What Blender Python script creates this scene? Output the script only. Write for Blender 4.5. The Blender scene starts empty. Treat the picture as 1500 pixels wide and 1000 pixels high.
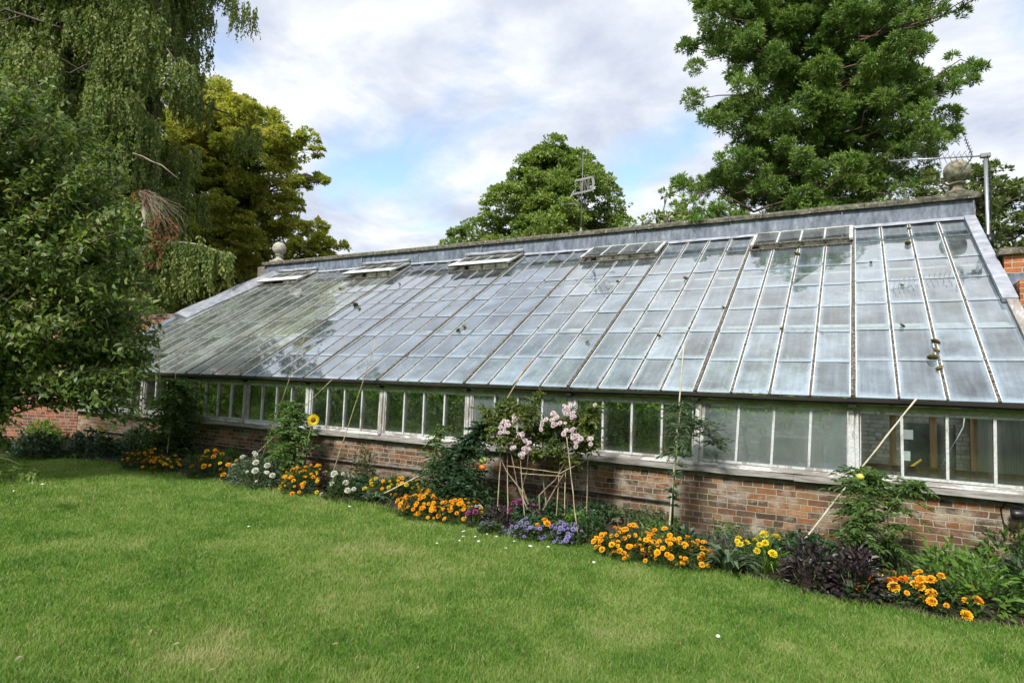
import bpy, math, random
import numpy as np
from mathutils import Vector, Matrix
R_ = random.Random(7)
rng = np.random.default_rng(11)
C = bpy.context.scene.collection
GZ = 1.62
# ------------------------------------------------------------ camera frame
F = 898.6
CAM = np.array([0.017, -8.1575, 0.175 + GZ])
def cam_rot(yaw, pitch, roll):
    cy, sy = math.cos(yaw), math.sin(yaw)
    fwd = np.array([sy*math.cos(pitch), cy*math.cos(pitch), math.sin(pitch)])
    right = np.array([cy, -sy, 0.0]); up = np.cross(right, fwd)
    c, s = math.cos(roll), math.sin(roll)
    return np.array([right*c + up*s, -right*s + up*c, fwd])
M = cam_rot(-.5109, .0725, .0361)
def ray(u, v): return M.T @ np.array([(u-750)/F, -(v-500)/F, 1.0])
def at(u, v, fw): return CAM + ray(u, v)*fw
def onz(u, v, z=0.0):
    r = ray(u, v); return CAM + r*((z-CAM[2])/r[2])
def ony(u, v, y):
    r = ray(u, v); return CAM + r*((y-CAM[1])/r[1])
def ppm(p): return F/max(.5, float(M[2] @ (np.array(p)-CAM)))

# ------------------------------------------------------------ objects
def link(o, parent=None):
    C.objects.link(o)
    if parent is not None: o.parent = parent
    return o
def tag(o, label=None, cat=None, group=None, kind=None):
    if label: o['label'] = label
    if cat: o['category'] = cat
    if group: o['group'] = group
    if kind: o['kind'] = kind
    return o
def thing(name, label, cat, loc=(0, 0, 0), rz=0, group=None):
    o = bpy.data.objects.new(name, None); o.location = [float(a) for a in loc]; o.rotation_euler = (0, 0, rz)
    o.empty_display_size = .1
    link(o); return tag(o, label, cat, group)
def mesh_np(name, V, polys, mats, midx=None, smooth=False, uv=None):
    """polys: list of int arrays (n,k)"""
    me = bpy.data.meshes.new(name)
    V = np.asarray(V, dtype=np.float32).reshape(-1, 3)
    me.vertices.add(len(V)); me.vertices.foreach_set('co', V.ravel())
    polys = [np.asarray(p, dtype=np.int32) for p in polys if len(p)]
    nl = sum(p.size for p in polys); npoly = sum(len(p) for p in polys)
    me.loops.add(nl); me.polygons.add(npoly)
    me.loops.foreach_set('vertex_index', np.concatenate([p.ravel() for p in polys]))
    tot = np.concatenate([np.full(len(p), p.shape[1], dtype=np.int32) for p in polys])
    st = np.concatenate([[0], np.cumsum(tot)[:-1]]).astype(np.int32)
    me.polygons.foreach_set('loop_start', st)
    if midx is not None: me.polygons.foreach_set('material_index', np.asarray(midx, dtype=np.int32))
    me.polygons.foreach_set('use_smooth', np.full(npoly, smooth, dtype=bool))
    for m in (mats if isinstance(mats, (list, tuple)) else [mats]): me.materials.append(m)
    if uv is not None:
        l = me.uv_layers.new(name='UVMap'); l.data.foreach_set('uv', np.asarray(uv, dtype=np.float32).ravel())
    me.update(calc_edges=True)
    return me
class MB:
    def __init__(s): s.V = []; s.Q = {3: [], 4: []}; s.I = {3: [], 4: []}; s.n = 0
    def add(s, V, faces, mi=0):
        V = np.asarray(V, float).reshape(-1, 3); s.V.append(V)
        for f in faces:
            f = tuple(int(i)+s.n for i in f)
            if len(f) in (3, 4): s.Q[len(f)].append(f); s.I[len(f)].append(mi)
            else:
                for i in range(1, len(f)-1): s.Q[3].append((f[0], f[i], f[i+1])); s.I[3].append(mi)
        s.n += len(V); return s
    def box(s, a, b, mi=0, M3=None, o=None):
        x0, y0, z0 = a; x1, y1, z1 = b
        V = np.array([(x0,y0,z0),(x1,y0,z0),(x1,y1,z0),(x0,y1,z0),(x0,y0,z1),(x1,y0,z1),(x1,y1,z1),(x0,y1,z1)], float)
        if M3 is not None: V = V @ np.array(M3)      # rows = axes
        if o is not None: V = V + np.array(o)
        return s.add(V, [(0,3,2,1),(4,5,6,7),(0,1,5,4),(1,2,6,5),(2,3,7,6),(3,0,4,7)], mi)
    def tube(s, P, r, n=6, mi=0, cap=True):
        P = np.asarray(P, float); k = len(P); r = np.full(k, r) if np.isscalar(r) else np.asarray(r, float)
        T = np.gradient(P, axis=0); T /= (np.linalg.norm(T, axis=1, keepdims=True)+1e-9)
        a = np.array([0, 0, 1.]) if abs(T[0][2]) < .9 else np.array([1., 0, 0])
        V = []
        for i in range(k):
            u = np.cross(T[i], a); u /= np.linalg.norm(u)+1e-9; w = np.cross(T[i], u)
            for j in range(n):
                t = 2*math.pi*j/n; V.append(P[i]+r[i]*(math.cos(t)*u+math.sin(t)*w))
        fs = [(i*n+j, i*n+(j+1) % n, (i+1)*n+(j+1) % n, (i+1)*n+j) for i in range(k-1) for j in range(n)]
        if cap: fs += [tuple(range(n))[::-1], tuple((k-1)*n+j for j in range(n))]
        return s.add(V, fs, mi)
    def lathe(s, prof, c=(0, 0, 0), n=16, mi=0):
        V = []
        for (r, z) in prof:
            for j in range(n):
                t = 2*math.pi*j/n; V.append((c[0]+r*math.cos(t), c[1]+r*math.sin(t), c[2]+z))
        k = len(prof)
        fs = [(i*n+j, i*n+(j+1) % n, (i+1)*n+(j+1) % n, (i+1)*n+j) for i in range(k-1) for j in range(n)]
        return s.add(V, fs, mi)
    def mesh(s, name, mats, smooth=False):
        V = np.concatenate(s.V); return mesh_np(name, V, [s.Q[4], s.Q[3]], mats, s.I[4]+s.I[3], smooth)
    def build(s, name, mats, parent=None, smooth=False, loc=None):
        o = bpy.data.objects.new(name, s.mesh(name, mats, smooth))
        if loc is not None: o.location = [float(a) for a in loc]
        return link(o, parent)

# ------------------------------------------------------------ materials
def newmat(name):
    m = bpy.data.materials.new(name); m.use_nodes = True; nt = m.node_tree; nt.nodes.clear()
    return m, nt, nt.nodes, nt.links
def nd(N, t, **k):
    n = N.new('ShaderNode'+t)
    for a, b in k.items():
        if a in n.inputs.keys() if isinstance(a, str) and a[0].isupper() else False: n.inputs[a].default_value = b
        else: setattr(n, a, b)
    return n
def setin(n, **k):
    for a, b in k.items(): n.inputs[a.replace('_', ' ')].default_value = b
    return n
def rgba(c): return (c[0], c[1], c[2], 1.0)
def ramp(N, stops, interp='LINEAR'):
    r = N.new('ShaderNodeValToRGB'); r.color_ramp.interpolation = interp
    e = r.color_ramp.elements
    while len(e) < len(stops): e.new(.5)
    for el, (p, c) in zip(e, stops):
        el.position = p; el.color = rgba(c) if hasattr(c, '__len__') else (c, c, c, 1)
    return r
def noise(N, L, vec, scale, detail=4, rough=.55, dist=0.0):
    n = N.new('ShaderNodeTexNoise'); setin(n, Scale=scale, Detail=detail, Roughness=rough, Distortion=dist)
    if vec is not None: L.new(vec, n.inputs['Vector'])
    return n
def mixc(N, L, fac, a, b, bt='MIX'):
    n = N.new('ShaderNodeMix'); n.data_type = 'RGBA'; n.blend_type = bt
    for sock, v in ((n.inputs[0], fac), (n.inputs[6], a), (n.inputs[7], b)):
        if hasattr(v, 'links') or hasattr(v, 'is_linked'): L.new(v, sock)
        elif hasattr(v, '__len__'): sock.default_value = rgba(v)
        else: sock.default_value = v
    return n.outputs[2]
def math_(N, L, op, a, b=None, clamp=False):
    n = N.new('ShaderNodeMath'); n.operation = op; n.use_clamp = clamp
    for i, v in enumerate((a, b)):
        if v is None: continue
        if hasattr(v, 'is_linked'): L.new(v, n.inputs[i])
        else: n.inputs[i].default_value = v
    return n.outputs[0]
def mapping(N, L, vec, scale=(1, 1, 1), loc=(0, 0, 0), rot=(0, 0, 0)):
    m = N.new('ShaderNodeMapping'); m.inputs['Scale'].default_value = scale; m.inputs['Location'].default_value = loc
    m.inputs['Rotation'].default_value = rot
    L.new(vec, m.inputs['Vector']); return m.outputs[0]
def finish(N, L, col, rough=.8, bump=None, bstr=.3, bdist=.01, metallic=0.0, spec=.5):
    p = N.new('ShaderNodeBsdfPrincipled'); o = N.new('ShaderNodeOutputMaterial')
    for k, v in (('Base Color', col), ('Roughness', rough), ('Metallic', metallic), ('Specular IOR Level', spec)):
        if hasattr(v, 'is_linked'): L.new(v, p.inputs[k])
        elif hasattr(v, '__len__'): p.inputs[k].default_value = rgba(v)
        else: p.inputs[k].default_value = v
    if bump is not None:
        b = N.new('ShaderNodeBump'); setin(b, Strength=bstr, Distance=bdist)
        L.new(bump, b.inputs['Height']); L.new(b.outputs[0], p.inputs['Normal'])
    L.new(p.outputs[0], o.inputs[0]); return p
def noisy(name, stops, scale=8, detail=6, rough=.85, stretch=(1, 1, 1), bstr=.3, bdist=.01, r=.6, metallic=0.0, spec=.4, speck=None):
    m, nt, N, L = newmat(name)
    co = N.new('ShaderNodeTexCoord').outputs['Object']
    n = noise(N, L, mapping(N, L, co, stretch), scale, detail, r)
    c = ramp(N, stops); L.new(n.outputs[0], c.inputs[0]); col = c.outputs[0]
    if speck:
        n2 = noise(N, L, co, speck[0], 3, .7); r2 = ramp(N, [(speck[1], 0), (min(1, speck[1]+.05), 1)])
        L.new(n2.outputs[0], r2.inputs[0]); col = mixc(N, L, r2.outputs[0], col, speck[2])
    finish(N, L, col, rough, n.outputs[0], bstr, bdist, metallic, spec)
    return m
def leafmat(name, cols, transl=.35, rough=.45, nscale=1.2, spec=.35, tt=(1.25, 1.35, .55)):
    """cols: list of colours chosen per leaf, shifted a little over the plant"""
    m, nt, N, L = newmat(name)
    g = N.new('ShaderNodeNewGeometry'); co = N.new('ShaderNodeTexCoord').outputs['Object']
    n = noise(N, L, co, nscale, 2)
    f = math_(N, L, 'ADD', math_(N, L, 'MULTIPLY', g.outputs['Random Per Island'], .62), math_(N, L, 'MULTIPLY', math_(N, L, 'SUBTRACT', n.outputs[0], .3), .9), True)
    k = len(cols)
    c = ramp(N, [(i/(max(1, k-1)), cols[i]) for i in range(k)]); L.new(f, c.inputs[0])
    p = N.new('ShaderNodeBsdfPrincipled'); setin(p, Roughness=rough); p.inputs['Specular IOR Level'].default_value = spec
    L.new(c.outputs[0], p.inputs['Base Color'])
    t = N.new('ShaderNodeBsdfTranslucent')
    tc = mixc(N, L, 1.0, c.outputs[0], tt, 'MULTIPLY'); L.new(tc, t.inputs['Color'])
    ms = N.new('ShaderNodeMixShader'); ms.inputs[0].default_value = transl
    L.new(p.outputs[0], ms.inputs[1]); L.new(t.outputs[0], ms.inputs[2])
    o = N.new('ShaderNodeOutputMaterial'); L.new(ms.outputs[0], o.inputs[0])
    return m

def brickmat(name, stops, mortar=(.34, .31, .25), lime=.5, limec=(.5, .47, .42), moss=.0):
    m, nt, N, L = newmat(name)
    co = N.new('ShaderNodeTexCoord').outputs['Object']
    sep = N.new('ShaderNodeSeparateXYZ'); L.new(co, sep.inputs[0])
    xy = math_(N, L, 'ADD', sep.outputs[0], sep.outputs[1])
    cb = N.new('ShaderNodeCombineXYZ'); L.new(xy, cb.inputs[0]); L.new(sep.outputs[2], cb.inputs[1])
    wob = noise(N, L, co, 7, 2)
    va = N.new('ShaderNodeVectorMath'); va.operation = 'MULTIPLY_ADD'
    L.new(wob.outputs['Color'], va.inputs[0]); va.inputs[1].default_value = (.04, .022, 0); L.new(cb.outputs[0], va.inputs[2])
    b = N.new('ShaderNodeTexBrick'); L.new(va.outputs[0], b.inputs['Vector'])
    b.offset = .5; b.offset_frequency = 2; b.squash = .52; b.squash_frequency = 3
    setin(b, Color1=(0, 0, 0, 1), Color2=(1, 1, 1, 1), Mortar=(.5, .5, .5, 1), Scale=1.0, Mortar_Size=.0075, Mortar_Smooth=.35, Bias=0.0, Brick_Width=.228, Row_Height=.0755)
    c = ramp(N, stops); L.new(b.outputs['Color'], c.inputs[0])
    n1 = noise(N, L, co, 26, 5, .7)
    col = mixc(N, L, .55, c.outputs[0], mixc(N, L, n1.outputs[0], (.1, .09, .08), (2.0, 1.95, 1.9)), 'MULTIPLY')
    nd1 = noise(N, L, co, 1.5, 4, .6); rd = ramp(N, [(.44, 0), (.58, 1)]); L.new(nd1.outputs[0], rd.inputs[0])
    col = mixc(N, L, math_(N, L, 'MULTIPLY', rd.outputs[0], .55), col, (.085, .06, .05))
    col = mixc(N, L, b.outputs['Fac'], col, mixc(N, L, n1.outputs[0], (mortar[0]*.55, mortar[1]*.55, mortar[2]*.5), (mortar[0]*1.3, mortar[1]*1.3, mortar[2]*1.3)))
    nl = noise(N, L, mapping(N, L, co, (1, 1, 1.8)), 2.6, 7, .72); rl = ramp(N, [(.49, 0), (.64, 1)]); L.new(nl.outputs[0], rl.inputs[0])
    col = mixc(N, L, math_(N, L, 'MULTIPLY', rl.outputs[0], lime), col, limec)
    if moss:
        nm = noise(N, L, co, 3.3, 6, .7); rm = ramp(N, [(.52, 0), (.7, 1)]); L.new(nm.outputs[0], rm.inputs[0])
        col = mixc(N, L, math_(N, L, 'MULTIPLY', rm.outputs[0], moss), col, (.1, .11, .035))
    if moss:
        zf = N.new('ShaderNodeMapRange'); setin(zf, From_Min=.55, From_Max=.05, To_Min=0.0, To_Max=1.0); L.new(sep.outputs[2], zf.inputs[0])
        ns = noise(N, L, co, 4.5, 6, .75); rs = ramp(N, [(.36, 0), (.6, 1)]); L.new(ns.outputs[0], rs.inputs[0])
        col = mixc(N, L, math_(N, L, 'MULTIPLY', math_(N, L, 'MULTIPLY', zf.outputs[0], rs.outputs[0]), .75), col, (.06, .055, .035))
    h = math_(N, L, 'SUBTRACT', math_(N, L, 'MULTIPLY', n1.outputs[0], .5), b.outputs['Fac'])
    finish(N, L, col, .92, h, .9, .012, 0, .25)
    return m
def paintmat(name, stretch, wood=((.16, .145, .125), (.34, .32, .29)), cover=.5, white=(.62, .64, .63), green=0.0):
    """old white paint flaking off grey wood"""
    m, nt, N, L = newmat(name)
    co = N.new('ShaderNodeTexCoord').outputs['Object']
    g = noise(N, L, mapping(N, L, co, tuple(a*1.0 for a in stretch)), 26, 6, .7)
    gw = ramp(N, [(.35, wood[0]), (.65, wood[1])]); L.new(g.outputs[0], gw.inputs[0])
    big = noise(N, L, mapping(N, L, co, tuple(.5+.5*a for a in stretch)), 2.3, 4, .6)
    f = math_(N, L, 'ADD', math_(N, L, 'MULTIPLY', g.outputs[0], .6), math_(N, L, 'MULTIPLY', big.outputs[0], .6))
    rr = ramp(N, [(cover, 1), (cover+.05, 0)]); L.new(f, rr.inputs[0])
    fine = noise(N, L, co, 40, 3); wv = ramp(N, [(.3, tuple(a*.72 for a in white)), (.6, white)]); L.new(fine.outputs[0], wv.inputs[0])
    col = mixc(N, L, rr.outputs[0], gw.outputs[0], wv.outputs[0])
    if green:
        ng = noise(N, L, co, 3, 4, .7); rg = ramp(N, [(.4, 0), (.65, 1)]); L.new(ng.outputs[0], rg.inputs[0])
        col = mixc(N, L, math_(N, L, 'MULTIPLY', rg.outputs[0], green), col, (.16, .18, .08))
    h = math_(N, L, 'ADD', math_(N, L, 'MULTIPLY', rr.outputs[0], .6), g.outputs[0])
    finish(N, L, col, .75, h, .7, .004, 0, .35)
    return m
def glassmat(name, haze=.25, hazecol=(.55, .6, .6), edge=.5, gl_boost=1.0, spots=0.0, blotch=.5, rough=.03, hz_scale=(1, 1, 1), tint=(.86, .93, .9), streak=0.0):
    """old pane: clear part, mirror part by angle, and a film of dirt that scatters light"""
    m, nt, N, L = newmat(name)
    tc = N.new('ShaderNodeTexCoord'); co = tc.outputs['Object']; uv = tc.outputs['UV']
    g = N.new('ShaderNodeNewGeometry')
    n1 = noise(N, L, mapping(N, L, co, hz_scale), 1.7, 5, .6)
    r1 = ramp(N, [(.35, 0), (.7, 1)]); L.new(n1.outputs[0], r1.inputs[0])
    f = math_(N, L, 'ADD', haze*(1-blotch), math_(N, L, 'MULTIPLY', r1.outputs[0], haze*blotch*2))
    f = math_(N, L, 'MULTIPLY', f, math_(N, L, 'ADD', .55, math_(N, L, 'MULTIPLY', math_(N, L, 'POWER', g.outputs['Random Per Island'], 1.6), 1.05)))
    sp = N.new('ShaderNodeSeparateXYZ'); L.new(uv, sp.inputs[0])
    du = math_(N, L, 'ABSOLUTE', math_(N, L, 'SUBTRACT', sp.outputs[0], .5))
    dv = math_(N, L, 'SUBTRACT', .5, sp.outputs[1])
    en = noise(N, L, co, 9, 4, .7)
    eu = N.new('ShaderNodeMapRange'); setin(eu, From_Min=.34, From_Max=.5, To_Min=0.0, To_Max=1.0); L.new(math_(N, L, 'ADD', du, math_(N, L, 'MULTIPLY', math_(N, L, 'SUBTRACT', en.outputs[0], .5), .12)), eu.inputs[0])
    ev = N.new('ShaderNodeMapRange'); setin(ev, From_Min=.36, From_Max=.5, To_Min=0.0, To_Max=1.0); L.new(math_(N, L, 'ADD', dv, math_(N, L, 'MULTIPLY', math_(N, L, 'SUBTRACT', en.outputs[0], .5), .15)), ev.inputs[0])
    e = math_(N, L, 'MULTIPLY', math_(N, L, 'MAXIMUM', eu.outputs[0], ev.outputs[0]), edge)
    f = math_(N, L, 'ADD', f, e, True)
    if streak:
        ns = noise(N, L, mapping(N, L, co, (14, 1.0, 1.0)), 1.5, 4, .65); rs = ramp(N, [(.45, 0), (.75, 1)]); L.new(ns.outputs[0], rs.inputs[0])
        f = math_(N, L, 'ADD', f, math_(N, L, 'MULTIPLY', rs.outputs[0], streak), True)
    col = mixc(N, L, noise(N, L, co, 3.1, 5, .7).outputs[0], tuple(a*.8 for a in hazecol), hazecol)
    if spots:
        n3 = noise(N, L, co, 13, 6, .8, .4); n4 = noise(N, L, co, .8, 3)
        r3 = ramp(N, [(.5, 0), (.6, 1)]); L.new(n3.outputs[0], r3.inputs[0]); r4 = ramp(N, [(.52, 0), (.64, 1)]); L.new(n4.outputs[0], r4.inputs[0])
        s = math_(N, L, 'MULTIPLY', math_(N, L, 'MULTIPLY', r3.outputs[0], r4.outputs[0]), spots)
        col = mixc(N, L, s, col, (.07, .085, .06)); f = math_(N, L, 'ADD', f, math_(N, L, 'MULTIPLY', s, .5), True)
    tr = N.new('ShaderNodeBsdfTransparent'); tr.inputs[0].default_value = rgba(tint)
    di = N.new('ShaderNodeBsdfDiffuse'); L.new(col, di.inputs[0]); tl = N.new('ShaderNodeBsdfTranslucent'); L.new(col, tl.inputs[0])
    dm = N.new('ShaderNodeMixShader'); dm.inputs[0].default_value = .4; L.new(di.outputs[0], dm.inputs[1]); L.new(tl.outputs[0], dm.inputs[2])
    ms = N.new('ShaderNodeMixShader'); L.new(f, ms.inputs[0]); L.new(tr.outputs[0], ms.inputs[1]); L.new(dm.outputs[0], ms.inputs[2])
    gl = N.new('ShaderNodeBsdfGlossy'); setin(gl, Roughness=rough)
    bw = noise(N, L, co, 2.2, 2); bp = N.new('ShaderNodeBump'); setin(bp, Strength=.12, Distance=.02); L.new(bw.outputs[0], bp.inputs['Height']); L.new(bp.outputs[0], gl.inputs['Normal'])
    fr = N.new('ShaderNodeFresnel'); setin(fr, IOR=1.52)
    ff = math_(N, L, 'MULTIPLY', fr.outputs[0], 1.75*gl_boost, True)
    mg = N.new('ShaderNodeMixShader'); L.new(ff, mg.inputs[0]); L.new(ms.outputs[0], mg.inputs[1]); L.new(gl.outputs[0], mg.inputs[2])
    o = N.new('ShaderNodeOutputMaterial'); L.new(mg.outputs[0], o.inputs[0])
    return m
def plain(name, col, rough=.6, metallic=0.0, spec=.5):
    m, nt, N, L = newmat(name)
    co = N.new('ShaderNodeTexCoord').outputs['Object']; n = noise(N, L, co, 30, 3)
    c = mixc(N, L, n.outputs[0], tuple(a*.75 for a in col), tuple(min(1, a*1.2) for a in col))
    finish(N, L, c, rough, n.outputs[0], .15, .003, metallic, spec); return m

MT = {}
MT['brick'] = brickmat('old red brick', [(0, (.035, .03, .024)), (.2, (.1, .056, .034)), (.36, (.165, .075, .036)), (.5, (.23, .092, .036)), (.6, (.1, .066, .046)), (.74, (.29, .118, .04)), (.86, (.2, .14, .085)), (1, (.36, .17, .06))], mortar=(.36, .32, .25), lime=.85, limec=(.4, .365, .3), moss=.3)
MT['brick_dark'] = brickmat('garden wall brick', [(0, (.12, .05, .03)), (.4, (.26, .08, .04)), (.7, (.34, .11, .05)), (1, (.42, .15, .07))], mortar=(.36, .33, .27), lime=.15)
MT['brick_pier'] = brickmat('orange brick', [(0, (.3, .09, .035)), (.5, (.42, .13, .045)), (1, (.5, .18, .06))], mortar=(.5, .45, .34), lime=.05)
MT['whitewash'] = brickmat('limewashed brick', [(0, (.16, .155, .14)), (.5, (.24, .23, .21)), (1, (.34, .33, .3))], mortar=(.17, .165, .15), lime=.4, limec=(.36, .36, .33), moss=.5)
MT['stone'] = noisy('lichened coping stone', [(.3, (.035, .034, .026)), (.5, (.1, .095, .07)), (.7, (.2, .19, .145))], 9, 8, .95, bstr=.8, bdist=.02, speck=(22, .62, (.42, .4, .32)))
MT['stone_ball'] = noisy('mossy finial stone', [(.3, (.06, .06, .035)), (.48, (.16, .15, .1)), (.7, (.36, .34, .27))], 11, 8, .95, bstr=.9, bdist=.02)
MT['stone_pale'] = noisy('pale finial stone', [(.3, (.2, .18, .14)), (.5, (.38, .36, .3)), (.7, (.52, .5, .44))], 11, 8, .95, bstr=.8, bdist=.02)
MT['lead'] = noisy('weathered lead', [(.3, (.045, .055, .08)), (.45, (.10, .125, .165)), (.6, (.18, .21, .26)), (.75, (.36, .39, .43))], 4.5, 7, .6, (2.2, 1, .8), .3, .01, .68, 0, .5)
MT['lead_mid'] = noisy('dull lead sheet', [(.3, (.13, .14, .17)), (.55, (.24, .255, .29)), (.75, (.38, .39, .43))], 5, 6, .6, bstr=.3)
MT['lead_pale'] = noisy('pale lead sheet', [(.3, (.2, .22, .26)), (.55, (.33, .35, .4)), (.75, (.5, .52, .56))], 5, 6, .55, bstr=.3)
MT['paint_v'] = paintmat('flaking paint upright', (1, 1, .12), cover=.6, white=(.56, .58, .57))
MT['paint_bar'] = paintmat('white bar paint', (1, 1, .15), cover=.63, white=(.56, .58, .57))
MT['paint_h'] = paintmat('flaking paint sill', (.12, 1, 1), cover=.585, white=(.6, .61, .6))
MT['paint_sill'] = paintmat('bare sill wood', (.1, 1, 1), cover=.44, wood=((.11, .1, .085), (.36, .35, .33)))
MT['lintel'] = paintmat('greenish head board', (.15, 1, 1), cover=.72, white=(.4, .41, .31), green=.8)
MT['bar_top'] = noisy('lichened bar wood', [(.38, (.03, .027, .022)), (.52, (.1, .09, .075)), (.68, (.3, .29, .26))], 38, 5, .95, bstr=.8, bdist=.01)
MT['putty'] = noisy('white putty', [(.3, (.42, .43, .41)), (.6, (.68, .7, .68))], 25, 4, .9)
MT['gutter'] = noisy('black gutter', [(.3, (.012, .011, .01)), (.6, (.03, .026, .022)), (.85, (.05, .042, .036))], 8, 5, .75, (.3, 1, 1))
MT['glass_edge'] = plain('glass edge', (.08, .1, .085), .5)
MT['roof_glass'] = glassmat('roof glass', haze=.37, hazecol=(.54, .69, .82), edge=.72, gl_boost=1.8, spots=.9, blotch=.7, streak=.22, tint=(.8, .9, .88))
MT['roof_glass_old'] = glassmat('mossy roof glass', haze=.8, hazecol=(.6, .68, .66), edge=.6, gl_boost=1.25, spots=1.0, blotch=.6, streak=.25, tint=(.78, .88, .82))
MT['vent_glass'] = glassmat('vent glass', haze=.22, hazecol=(.42, .48, .44), edge=.5, gl_boost=1.0, spots=.6, blotch=.7, tint=(.75, .86, .8))
MT['win_glass'] = glassmat('window glass', haze=.035, hazecol=(.45, .5, .46), edge=.16, gl_boost=.9, blotch=.9, rough=.02, tint=(.9, .95, .92))
MT['win_glass_hazy'] = glassmat('filmed window glass', haze=.27, hazecol=(.66, .76, .86), edge=.12, gl_boost=1.6, blotch=.3, rough=.02)
MT['wood'] = noisy('brown interior wood', [(.3, (.09, .045, .018)), (.6, (.24, .125, .05))], 20, 5, .8, (1, 1, .1))
MT['old_wood'] = noisy('grey brown wood', [(.3, (.08, .07, .055)), (.6, (.22, .19, .15))], 20, 5, .85, (.15, 1, 1))
MT['soil'] = noisy('dark soil', [(.3, (.018, .012, .008)), (.55, (.045, .032, .02)), (.75, (.09, .065, .045))], 16, 8, .98, bstr=1.0, bdist=.05)
MT['floor'] = noisy('greenhouse floor', [(.3, (.06, .05, .04)), (.7, (.16, .14, .11))], 5, 6, .95)
MT['cane'] = noisy('bamboo cane', [(.3, (.22, .17, .09)), (.6, (.42, .35, .22)), (.8, (.55, .5, .36))], 10, 4, .6)
MT['cane_pale'] = noisy('pale bamboo', [(.3, (.4, .36, .26)), (.6, (.6, .55, .42))], 10, 4, .6)
MT['steel'] = plain('galvanised tube', (.42, .45, .47), .35, .7)
MT['iron'] = plain('grey wrought iron', (.2, .21, .22), .6, .3)
MT['black'] = plain('black plastic', (.012, .012, .014), .4)
MT['bark'] = noisy('grey bark', [(.3, (.045, .035, .028)), (.6, (.13, .105, .085))], 7, 6, .95, (1, 1, .25), .9, .04)
MT['bark_red'] = noisy('reddish bark', [(.3, (.05, .03, .022)), (.6, (.15, .095, .07))], 6, 6, .95, (1, 1, .2), .9, .05)
MT['bark_pale'] = noisy('pale dead wood', [(.3, (.25, .21, .17)), (.6, (.48, .43, .37))], 6, 6, .9)
MT['twig'] = noisy('dry twigs', [(.3, (.14, .1, .07)), (.6, (.33, .26, .19))], 6, 4, .9)
MT['rust_needle'] = leafmat('dead rusty foliage', [(.12, .04, .02), (.22, .08, .03), (.3, .16, .08)], .2, .7)
MT['stem'] = noisy('green stem', [(.3, (.07, .11, .03)), (.7, (.16, .2, .07))], 8, 4, .7)
MT['stem_brown'] = noisy('woody stem', [(.3, (.12, .09, .055)), (.7, (.3, .25, .18))], 12, 4, .8)
# foliage
MT['hazel'] = leafmat('hazel leaves', [(.04, .075, .02), (.075, .13, .028), (.13, .2, .045), (.22, .28, .075), (.28, .22, .09)], .4, .4)
MT['cypress'] = leafmat('weeping conifer foliage', [(.05, .085, .02), (.1, .15, .032), (.19, .23, .055), (.36, .36, .14)], .3, .6)
MT['chestnut'] = leafmat('autumn chestnut leaves', [(.15, .22, .055), (.28, .33, .07), (.46, .44, .1), (.66, .5, .13)], .5, .45, .35)
MT['lime'] = leafmat('broad green leaves', [(.09, .15, .04), (.16, .24, .06), (.25, .34, .085), (.37, .43, .13)], .38, .45, .4)
MT['sequoia'] = leafmat('redwood foliage', [(.06, .12, .03), (.12, .21, .045), (.2, .32, .07), (.34, .4, .11)], .25, .55, .5)
MT['bush'] = leafmat('mixed bush leaves', [(.065, .1, .035), (.12, .165, .06), (.2, .245, .1), (.3, .32, .16)], .35, .5, .6)
MT['tomato_leaf'] = leafmat('tomato leaves', [(.045, .1, .022), (.08, .155, .035), (.12, .2, .055), (.17, .23, .08)], .35, .5, 4)
MT['dark_leaf'] = leafmat('dark bed leaves', [(.015, .045, .018), (.03, .075, .028), (.055, .105, .045)], .25, .4, 4)
MT['fresh_leaf'] = leafmat('fresh leaves', [(.075, .16, .03), (.13, .25, .045), (.2, .33, .07)], .42, .45, 4)
MT['grey_leaf'] = leafmat('grey green leaves', [(.05, .09, .05), (.09, .14, .08), (.15, .2, .12)], .25, .5, 4)
MT['purple_leaf'] = leafmat('purple leaves', [(.018, .013, .018), (.035, .022, .03), (.06, .045, .045), (.08, .11, .04)], .2, .4, 4)
MT['mari_leaf'] = leafmat('marigold foliage', [(.02, .05, .015), (.04, .085, .022), (.06, .1, .03), (.07, .05, .03)], .25, .5, 5)
MT['yellow_leaf'] = leafmat('yellowing leaves', [(.1, .13, .02), (.25, .24, .03), (.45, .38, .03)], .4, .5, 5)
MT['rose_leaf'] = leafmat('rose leaves', [(.05, .09, .02), (.09, .14, .03), (.15, .18, .05), (.2, .16, .06)], .38, .45, 4)
MT['indoor_leaf'] = leafmat('indoor vine leaves', [(.09, .2, .02), (.18, .34, .035), (.32, .5, .07), (.48, .6, .12)], .5, .45, 2)
MT['moss'] = noisy('moss cushion', [(.3, (.05, .05, .015)), (.6, (.14, .12, .03))], 40, 5, 1.0, bstr=1)
def petal(name, a, b): return leafmat(name, [a, b], .3, .6, 8, .2, (1, 1, 1))
MT['p_orange'] = petal('orange petals', (.88, .36, .012), (.93, .52, .025))
MT['p_amber'] = petal('amber petals', (.88, .42, .015), (.93, .6, .03))
MT['p_yellow'] = petal('yellow petals', (.72, .55, .02), (.85, .7, .04))
MT['p_rust'] = petal('rusty orange petals', (.5, .11, .008), (.75, .27, .015))
MT['p_spent'] = petal('faded brown petals', (.2, .1, .02), (.4, .22, .04))
MT['p_white'] = petal('white petals', (.6, .6, .5), (.75, .75, .68))
MT['p_pink'] = petal('pale pink petals', (.72, .58, .61), (.84, .77, .79))
MT['p_magenta'] = petal('magenta petals', (.35, .03, .2), (.5, .1, .38))
MT['p_violet'] = petal('violet petals', (.24, .21, .46), (.4, .37, .62))
MT['seed'] = plain('sunflower disc', (.12, .05, .015), .9)
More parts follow.
